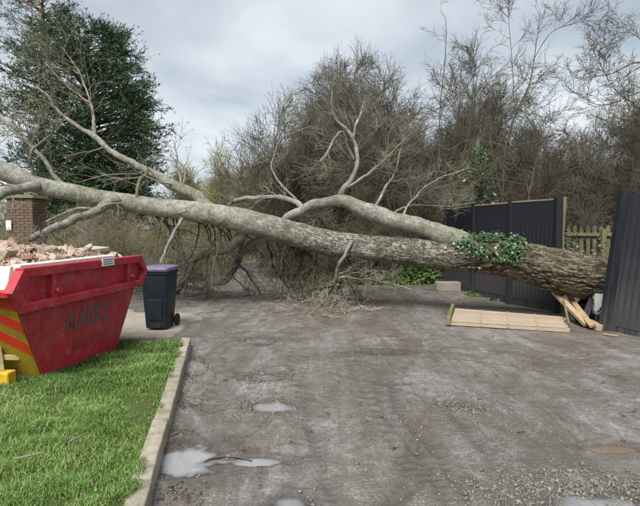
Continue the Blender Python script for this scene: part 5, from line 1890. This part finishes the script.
sapling('S3', 'slim wiry stem curling up right of the middle thicket', [
    [(446, 262, 1.8, 15.0), (440, 180, 1.6, 15.0), (440, 110, 1.2, 15.0), (445, 60, 0.9, 15.0), (446, 22, 0.6, 15.0), (441, 12, 0.4, 15.0)],
    [(440, 120, 1.0, 15.0), (450, 85, 0.8, 15.0), (461, 62, 0.6, 15.0), (462, 46, 0.4, 15.0)]], 63, (7, 4, 3), (0.7, 0.4, 0.25))
sapling('S4', 'arching bare stems leaning left over the dark fence', [
    [(535, 262, 2.0, 13.5), (528, 190, 1.7, 13.5), (510, 150, 1.2, 13.3), (470, 140, 0.8, 13.2), (450, 150, 0.5, 13.2)],
    [(528, 200, 1.6, 13.5), (540, 150, 1.2, 13.4), (560, 134, 0.8, 13.3), (500, 150, 0.6, 13.0)],
    [(526, 185, 1.2, 13.5), (480, 178, 0.9, 13.0), (430, 190, 0.5, 12.4), (405, 205, 0.35, 12.2)]], 64, (8, 5, 3), (0.8, 0.45, 0.25))

# ivy-covered trunk
iv = at(483, 228, 12.2)
ivt = thing('ivy_covered_trunk', 'dark trunk thick with green ivy behind the far fence', 'tree', (iv[0], iv[1], gz(iv[0], iv[1])))
p, r = px_line([(484, 262, 5, 12.2), (482, 200, 4.5, 12.2), (478, 160, 3.5, 12.2), (478, 135, 1.2, 12.2)], 20)
v, f = tubes(p[None], r[None], 9)
np_part('trunk', v, f, M['stem'], ivt, True)
rg = np.random.default_rng(71)
n = 3400
yy = rg.uniform(148, 252, n); xx = np.interp(yy, [125, 160, 200, 258], [478, 480, 482, 484]) + rg.normal(0, 1, n) * np.interp(yy, [125, 165, 210, 258], [2, 7, 10, 8])
pos = np.array([at(x, y, 12.2 + d) for x, y, d in zip(xx, yy, rg.normal(0, 0.22, n))])
cl = fbm(pos, 2.4, 2, 81); k = cl > -0.15
leaf_obj('crown', pos[k], np.tile([0, -0.6, 0.6], (k.sum(), 1)), rg.uniform(0.04, 0.08, k.sum()), M['ivy'], ivt, rg, 0.8, 0.05)

# left hedge bank of olive and grey brush
G3 = 'low bare shrubs in the left hedge'
spots = [(150, 11.8, V6, 0.62, 'grey brushy shrub right behind the wheelie bin'), (188, 14.4, V4, 0.72, 'olive brushy shrub left of the lane'), (120, 12.6, V4, 0.80, 'olive brushy shrub behind the far end of the skip'),
         (85, 12.2, V6, 0.85, 'grey brushy shrub right of the brick pier'), (60, 14.2, V4, 0.95, 'olive brushy shrub behind the brick pier'), (10, 11.5, V6, 0.75, 'grey brushy shrub left of the brick pier'),
         (165, 16.5, V6, 0.85, 'tall grey shrub behind the bin under the trunk'), (205, 18.5, V4, 1.0, 'olive shrub at the bend of the lane'), (-20, 14.5, V4, 1.0, 'olive shrub at the left edge behind the skip'), (105, 16.0, V6, 1.0, 'tall grey shrub below the dark evergreen'),
         (140, 14.2, V4, 0.95, 'olive shrub between the bin and the evergreen'), (30, 17.0, V4, 1.1, 'tall olive shrub above the brick pier')]
for i, (px, d, V, s, lab) in enumerate(spots):
    tree_at('bare_shrub', V, lab, 'shrub', px, d, i * 1.7, s, G3)
tree_at('bare_shrub', V5, 'pale yellow green willow shrub beyond the lane', 'shrub', 228, 27, 0.4, 1.15, None, 1.45)
tree_at('bare_shrub', V5, 'pale yellow green willow shrub right of the lane', 'shrub', 254, 27, 2.4, 1.1, None, 1.40)
tree_at('bare_shrub', V5, 'pale yellow green willow shrub left of the lane in the distance', 'shrub', 198, 30, 4.4, 1.2, None, 1.40)
tree_at('bare_tree', V3, 'grey bare tree beyond the lane right of the dark evergreen', 'tree', 194, 33, 1.4, 1.0)
tree_at('bare_tree', V3, 'grey bare tree between the willows and the middle thicket', 'tree', 250, 36, 3.1, 0.95)

# far wood: too far to tell the trees apart
rg = np.random.default_rng(91)
nt = 75
fx = rg.uniform(-62, 62, nt); fy = rg.uniform(38, 62, nt)
stm = np.zeros((nt, 5, 3)); hh = rg.uniform(3.0, 6.0, nt)
for j in range(5):
    stm[:, j] = np.stack([fx + rg.normal(0, 0.25, nt) * j, fy, hh * j / 4 - 0.2], -1)
srad = np.full((nt, 5), 0.14) * np.linspace(1, 0.3, 5)[None]
a = grow(stm, srad, 14, (0.08, 1.0), 2.2, 0.8, (0, 0, 0.05), 0.15, 4, 0.5, rg, 0.3, 0.03)
b = grow(*a, 6, (0.1, 1.0), 1.2, 0.8, (0, 0, 0.05), 0.15, 3, 0.6, rg, 0.3, 0.03)
v, f = join([tubes(stm, srad, 4), tubes(*a, 3), tubes(*b, 3)])
tag(link('far_wood', mesh_np('far_wood', v, f, M['twig_olive'])), 'distant bare wood along the horizon', kind='stuff')

# ------------------------------------------------------------------ evergreen and pine at the left
def conifer(name, label, px, d, rows, seed, n_limb, mat, bark, size, dens, sub=14, droop=-0.15, gap=-0.35, tint=0.15, core=0.45):
    """rows: photo y -> left and right edge of the crown in photo pixels; limbs run from the trunk to that edge"""
    rg_ = np.random.default_rng(seed)
    b = at(px, 228, d)
    t = thing(name, label, 'tree', (b[0], b[1], gz(b[0], b[1])))
    ys = np.array([r_[0] for r_ in rows], float); le = np.array([r_[1] for r_ in rows], float); ri = np.array([r_[2] for r_ in rows], float)
    top = at(px, ys[0], d)
    tr = np.stack([np.linspace(b[0], top[0], 12), np.full(12, b[1]), np.linspace(gz(b[0], b[1]) - 0.2, top[2], 12)], -1)
    # limbs
    y = rg_.uniform(ys[0], ys[-1], n_limb)
    ang = rg_.uniform(0, 2 * np.pi, n_limb)
    c = np.cos(ang)
    mid = px
    right = (np.interp(y, ys, ri) - mid) / FPX * d
    left = (mid - np.interp(y, ys, le)) / FPX * d
    rad = np.where(c > 0, np.sqrt((right * c) ** 2 + (0.5 * (right + left) * np.sin(ang)) ** 2), np.sqrt((left * c) ** 2 + (0.5 * (right + left) * np.sin(ang)) ** 2))
    zt = np.array([at(px, q, d)[2] for q in y])
    lob = fbm(np.stack([np.cos(ang) * 2.2, np.sin(ang) * 2.2, zt * 0.55], -1), 1.1, 3, seed)
    rad = rad * np.clip(0.92 + 0.22 * lob, 0.6, 1.15) * rg_.uniform(0.74, 1.06, n_limb)
    st0 = np.stack([np.full(n_limb, top[0]), np.full(n_limb, b[1]), zt - 0.28 * rad], -1)
    en = np.stack([top[0] + np.cos(ang) * rad, b[1] + np.sin(ang) * rad, zt + 0.02 * rad], -1)
    P = 6
    tt = np.linspace(0, 1, P)[None, :, None]
    pts = st0[:, None] * (1 - tt) + en[:, None] * tt
    pts[..., 2] += (np.sin(tt[..., 0] * np.pi) * 0.05 * rad[:, None])
    pts += rg_.normal(size=pts.shape) * 0.04 * rad[:, None, None] * tt
    rr = np.clip(0.016 * rad, 0.008, 0.06)[:, None] * np.linspace(1, 0.25, P)[None]
    v, f = join([tubes(tr[None], np.linspace(0.26, 0.03, 12)[None], 9), tubes(pts, rr, 4)])
    np_part('trunk', v, f, M[bark], t, True)
    # branchlets in the outer part
    q1 = grow(pts, rr, sub, (core, 1.0), 0.75, 0.8, (0, 0, 0.06), 0.12, 4, 0.5, rg_, 0.2, 0.004)
    nb_ = q1[0].shape[0]
    base = np.repeat(q1[0], dens, 0)
    t_ = rg_.uniform(0, 1, nb_ * dens)
    fi = t_ * 3; i_ = np.clip(fi.astype(int), 0, 2); w_ = (fi - i_)[:, None]
    ar = np.arange(nb_ * dens)
    pos_ = base[ar, i_] * (1 - w_) + base[ar, i_ + 1] * w_
    dir_ = nrm(base[ar, i_ + 1] - base[ar, i_])
    keep_ = fbm(pos_, 0.9, 3, seed + 5) > gap
    pos_, dir_ = pos_[keep_], dir_[keep_]
    m = len(pos_)
    dir_ = nrm(dir_ + rg_.normal(size=(m, 3)) * 0.55 + np.array([0, 0, droop]))
    side = nrm(np.cross(dir_, rg_.normal(size=(m, 3))))
    ln = rg_.uniform(size[0], size[1], m)[:, None]
    wd = ln * rg_.uniform(size[2], size[3], m)[:, None]
    nor = np.cross(dir_, side)
    vs = np.stack([pos_, pos_ + dir_ * ln * 0.45 + side * wd, pos_ + dir_ * ln + nor * ln * 0.1, pos_ + dir_ * ln * 0.5 - side * wd], 1)
    me = mesh_np('crown', vs.reshape(-1, 3) - np.array(t.location), np.arange(m * 4).reshape(-1, 4), M[mat])
    a_ = me.attributes.new('tint', 'FLOAT', 'POINT')
    tv_ = np.clip(rg_.random(m) * 1.3 - (1.15 - tint), 0, 0.8)
    a_.data.foreach_set('value', np.repeat(tv_, 4).astype(np.float32))
    link('crown', me, t)
    return t


conifer('evergreen_tree', 'broad dark green evergreen tree rising behind the fallen crown', 88, 24.0,
        [(28, 48, 118), (43, 24, 134), (62, 12, 148), (85, 6, 157), (105, 4, 164), (130, 4, 167), (150, 6, 168), (168, 10, 162), (200, 20, 150), (235, 25, 140)], 131, 560, 'cypress', 'stem', (0.09, 0.24, 0.06, 0.12), 15, 17, -0.02, -0.80, 0.16)
conifer('pine_tree', 'tall sparse pine with a reddish trunk above the dark evergreen', 42, 31.0,
        [(-70, 25, 60), (-30, 8, 72), (0, -2, 74), (20, 0, 76), (40, 0, 70), (60, -12, 40)], 132, 150, 'pine', 'stem_red', (0.10, 0.26, 0.05, 0.10), 10, 13, 0.0, -0.20, 0.15, 0.5)

# ================================================================== SMALL GREEN AND LOOSE THINGS
# lawn grass
rg = np.random.default_rng(151)
n = 400000
bx = rg.uniform(-3.9, -0.9, n); by = rg.uniform(2.2, 7.0, n)
d_, e__ = lawn_inside(bx, by)
vis = np.abs(bx) < by * 0.72 + 0.15
tuft = fbm(xy0(bx, by), 5.0, 3, 161)
k = (d_ > KW - 0.035 - 0.02 * tuft) & (e__ > -0.02) & vis & (rg.random(n) < np.clip(0.75 + 0.5 * tuft, 0.25, 1)) & (rg.random(n) < np.clip(3.6 / by, 0.35, 1.0))
bx, by, tuft, d_ = bx[k], by[k], tuft[k], d_[k]
n = len(bx)
bz = lawn_h(bx, by) - 0.008
hgt = np.clip(0.044 + 0.036 * tuft + rg.normal(0, 0.013, n), 0.012, 0.13) * np.clip(0.55 + d_ * 1.6, 0.55, 1.0)
la = rg.uniform(0, 2 * np.pi, n) + 1.2 * fbm(xy0(bx, by), 3.0, 2, 171)
lean = np.clip(rg.normal(0.62, 0.30, n), 0.05, 1.4) * hgt
dx, dy = np.cos(la), np.sin(la)
wdt = rg.uniform(0.0013, 0.0028, n) * np.clip(by / 3.6, 1.0, 1.7)
sa = rg.uniform(0, 2 * np.pi, n)
sx, sy = np.cos(sa) * wdt, np.sin(sa) * wdt
p0 = np.stack([bx - sx, by - sy, bz], -1); p1 = np.stack([bx + sx, by + sy, bz], -1)
mx_, my_, mz_ = bx + dx * lean * 0.32, by + dy * lean * 0.32, bz + hgt * 0.62
p2 = np.stack([mx_ + sx * 0.8, my_ + sy * 0.8, mz_], -1); p3 = np.stack([mx_ - sx * 0.8, my_ - sy * 0.8, mz_], -1)
p4 = np.stack([bx + dx * lean, by + dy * lean, bz + hgt * np.clip(1 - 0.25 * (lean / hgt) ** 2, 0.45, 1)], -1)
gv = np.stack([p0, p1, p2, p3, p4], 1).reshape(-1, 3)
o5 = (np.arange(n) * 5)[:, None]
gme = mesh_np('grass', gv, [np.array([[3, 2, 4]]) + o5, np.array([[0, 1, 2, 3]]) + o5], M['blade'])
a_ = gme.attributes.new('tint', 'FLOAT', 'POINT')
tn = np.clip(0.46 + 0.34 * fbm(xy0(bx, by), 1.6, 4, 181) + rg.normal(0, 0.15, n), 0, 0.93)
tn = np.where(rg.random(n) < 0.05 + 0.10 * np.clip(fbm(xy0(bx, by), 2.2, 3, 183), 0, 1), 1.0, tn)
a_.data.foreach_set('value', np.repeat(tn, 5).astype(np.float32))
tag(link('grass', gme), 'long bright green grass on the lawn strip', kind='stuff')

# loose gravel
n = 15000
qx = rg.uniform(-1.8, 4.8, n); qy = 2.4 + (rg.random(n) ** 1.4) * 8.0
dn = 0.08 + 0.4 * np.clip(fbm(xy0(qx, qy), 1.3, 3, 191), 0, 1)
for (cx, cy, rx, ry, dep, wl, wm) in POTS:
    q = np.hypot((qx - cx) / rx, (qy - cy) / ry)
    dn = np.maximum(dn, 0.9 * np.exp(-((q - 1.25) / 0.4) ** 2))
gg = gnd(545, 490)
dn = np.maximum(dn, np.exp(-(((qx - gg[0]) / 0.55) ** 2 + ((qy - gg[1]) / 0.28) ** 2)))
k = rg.random(n) < dn
qx, qy = qx[k], qy[k]
# extra stones in the near right gravel patch and in the potholes
ex = []
for (c0, r0, r1, m_) in ((gnd(545, 490), 0.50, 0.20, 1300), (gnd(600, 488), 0.40, 0.12, 600), (gnd(467, 406), 0.22, 0.18, 420), (gnd(270, 405), 0.30, 0.22, 420), (gnd(268, 375), 0.28, 0.24, 330), (gnd(258, 339), 0.36, 0.32, 300), (gnd(400, 437), 0.5, 0.3, 200)):
    ex.append(np.stack([rg.normal(c0[0], r0 * 0.6, m_), rg.normal(c0[1], r1 * 0.6, m_)], -1))
ex = np.concatenate(ex)
kd_, ke_ = lawn_inside(ex[:, 0], ex[:, 1]); ex = ex[kd_ < -0.02]
n_base = len(qx)
qx, qy = np.append(qx, ex[:, 0]), np.append(qy, ex[:, 1])
isx = np.arange(len(qx)) >= n_base
kd_, ke_ = lawn_inside(qx, qy); k = (kd_ < -0.02) | (ke_ < -0.3)
qx, qy, isx = qx[k], qy[k], isx[k]
sz = np.clip(rg.lognormal(math.log(0.0055), 0.45, len(qx)), 0.003, 0.016) * np.where(isx, 1.35, 1.0)
qz = yard_h(qx[None], qy[None])[0] + sz * 0.25
sx_, sy_, sz_, ss_ = [], [], [], []
for pi, m_ in ((2, 150), (3, 110), (4, 120), (7, 120), (0, 14)):
    cx, cy, rx, ry, dep, wl, wm = POTS[pi]
    a = rg.uniform(0, 6.28, m_); q = rg.random(m_) ** 0.6 * 1.05
    s_ = np.clip(rg.lognormal(math.log(0.008), 0.45, m_), 0.004, 0.02)
    x_, y_ = cx + np.cos(a) * q * rx, cy + np.sin(a) * q * ry
    sx_.append(x_); sy_.append(y_); ss_.append(s_)
    sz_.append(np.maximum(yard_h(x_[None], y_[None])[0], wl - 0.3 * s_))
qx, qy, qz, sz = np.append(qx, np.concatenate(sx_)), np.append(qy, np.concatenate(sy_)), np.append(qz, np.concatenate(sz_)), np.append(sz, np.concatenate(ss_))
v, f = scatter(np.stack([qx, qy, qz], -1), sz, rg, 0.7)
tag(link('gravel', mesh_np('gravel', v, f, M['gravel'])), 'loose small stones strewn over the driveway', kind='stuff')

# leaf and bark crumbs along the kerb and around the potholes
n = 5200
s_ = rg.uniform(-0.2, klen + 0.5, n); off_ = -np.abs(rg.normal(0, 0.15, n)) - 0.01
cxk, cyk = KA[0] + kd[0] * s_ + kn[0] * off_, KA[1] + kd[1] * s_ + kn[1] * off_
n2 = 2600
cxk = np.append(cxk, rg.uniform(-2.6, 2.4, n2)); cyk = np.append(cyk, rg.uniform(8.6, 12.2, n2))
k = rg.random(len(cxk)) < np.clip(0.35 + 0.9 * fbm(xy0(cxk, cyk), 2.6, 3, 197), 0.0, 1)
cxk, cyk = cxk[k], cyk[k]
zz_ = yard_h(cxk[None], cyk[None])[0] + 0.002
v, f = scatter(np.stack([cxk, cyk, zz_], -1), np.clip(rg.lognormal(math.log(0.0055), 0.5, len(cxk)), 0.003, 0.02), rg, 0.3)
tag(link('leaf_litter', mesh_np('leaf_litter', v, f, M['twig_dark'])), 'dark leaf crumbs and bark bits along the kerb and under the tree', kind='stuff')

# small twigs broken off and lying around
def stick(name, label, rows, mat, cat='twig', follow=True):
    w = np.array([[*(gnd(x, y, z)), r] for x, y, z, r in rows])
    s = spline(w, 14)
    zz = s[:, 2] + (np.array([ground_z(q[0], q[1]) if z_ < 0.05 else 0 for q, z_ in zip(s, s[:, 2])]) if follow else 0)
    p = np.stack([s[:, 0], s[:, 1], zz], -1)
    v, f = tubes(p[None], np.maximum(s[:, 3], 0.002)[None], 6)
    o = link(name, mesh_np(name, v, f, M[mat], True))
    return tag(o, label, cat)


stick('fallen_stick', 'curved dark stick lying in the puddle by the kerb', [(204, 462, .000, .004), (212, 458.5, .006, .007), (226, 456.5, .010, .007), (240, 457.5, .009, .006), (252, 461, .003, .004)], 'twig_dark', 'stick', False)
stick('fallen_stick', 'thin pale stick on the lawn nearer the kerb', [(68, 443, .16, .006), (76, 438, .165, .006), (88, 433, .165, .004)], 'twig_pale', 'stick')
stick('fallen_stick', 'thin pale stick on the lawn nearer the bottom left corner', [(15, 459, .17, .007), (28, 456, .175, .006), (43, 453, .17, .005)], 'twig_pale', 'stick')
rg = np.random.default_rng(201)
n = 340
tx = np.concatenate([rg.uniform(-3.2, 3.0, 190), rg.uniform(-1.6, 3.5, 150)]); ty = np.concatenate([rg.uniform(8.7, 12.0, 190), rg.uniform(3.2, 8.6, 150)])
kd_, ke_ = lawn_inside(tx, ty); k = (kd_ < -0.05) | (ke_ < -0.4)
tx, ty = tx[k], ty[k]; n = len(tx)
a = rg.uniform(0, 6.28, n); ln = rg.uniform(0.04, 0.40, n) * np.where(ty > 8.6, 1.3, 0.28)
pts = np.zeros((n, 5, 3))
for j in range(5):
    t = (j / 4 - 0.5)
    pts[:, j, 0] = tx + np.cos(a) * ln * t + rg.normal(0, 0.012, n)
    pts[:, j, 1] = ty + np.sin(a) * ln * t + rg.normal(0, 0.012, n)
pts[..., 2] = yard_h(pts[..., 0], pts[..., 1]) + 0.007 + np.abs(rg.normal(0, 0.006, (n, 5)))
v, f = tubes(pts, np.full((n, 5), 1.0) * rg.uniform(0.002, 0.005, n)[:, None] * np.where(ty > 8.6, 1.0, 0.55)[:, None], 4)
tag(link('twig_litter', mesh_np('twig_litter', v, f, M['twig_dark'])), 'small broken twigs littering the yard', kind='stuff')

# weeds: bright verge behind the trunk, plants at the fence foot, ground ivy and bramble
def weeds(name, label, centre, rx, ry, n, h, size, seed, mat='weed', tint=0.3):
    rg_ = np.random.default_rng(seed)
    a = rg_.uniform(0, 6.28, n); q = np.sqrt(rg_.random(n))
    x = centre[0] + np.cos(a) * q * rx; y = centre[1] + np.sin(a) * q * ry
    cl_ = fbm(xy0(x, y), 3.0, 2, seed)
    top_ = np.clip(h * (0.65 + 0.7 * cl_) * (1 - 0.55 * q ** 2), 0.03, None)
    z = np.array([max(gz(i, j), 0.0 if j < 12.6 and i < 4.9 else -1) for i, j in zip(x, y)]) + rg_.random(n) ** 0.7 * top_
    o = leaf_obj(name, np.stack([x, y, z], -1), np.tile([0, -0.25, 1.0], (n, 1)), rg_.uniform(size * 0.6, size * 1.4, n), M[mat], None, rg_, 0.55, tint)
    return tag(o, label, kind='stuff')


c = at(385, 260, 13.9)
weeds('ground_cover', 'bright green weeds on the verge behind the trunk', c, 2.3, 1.0, 9000, 0.62, 0.055, 211)
c = at(320, 260, 14.6)
weeds('ground_cover', 'green weeds at the left of the verge', c, 1.0, 1.0, 2200, 0.40, 0.05, 212)
for (x, y, rr_, hh_, n_, s_) in ((480, 296, 0.30, 0.14, 240, 213), (533, 302, 0.42, 0.12, 260, 214), (500, 300, 0.25, 0.10, 140, 215)):
    g = gnd(x, y)
    weeds('ground_cover', 'small green weeds along the foot of the far fence', (g[0] - 0.05, g[1]), rr_, rr_ * 0.7, n_, hh_, 0.035, s_)
c = at(590, 240, 11.4)
weeds('ground_cover', 'pale green bramble leaves in front of the picket fence', c, 1.3, 0.7, 2600, 1.05, 0.05, 216, 'bramble', 0.3)
c = at(95, 240, 11.0)
weeds('ground_cover', 'ivy and bramble leaves at the foot of the left hedge', c, 2.4, 0.9, 900, 0.7, 0.04, 217, 'bramble', 0.2)
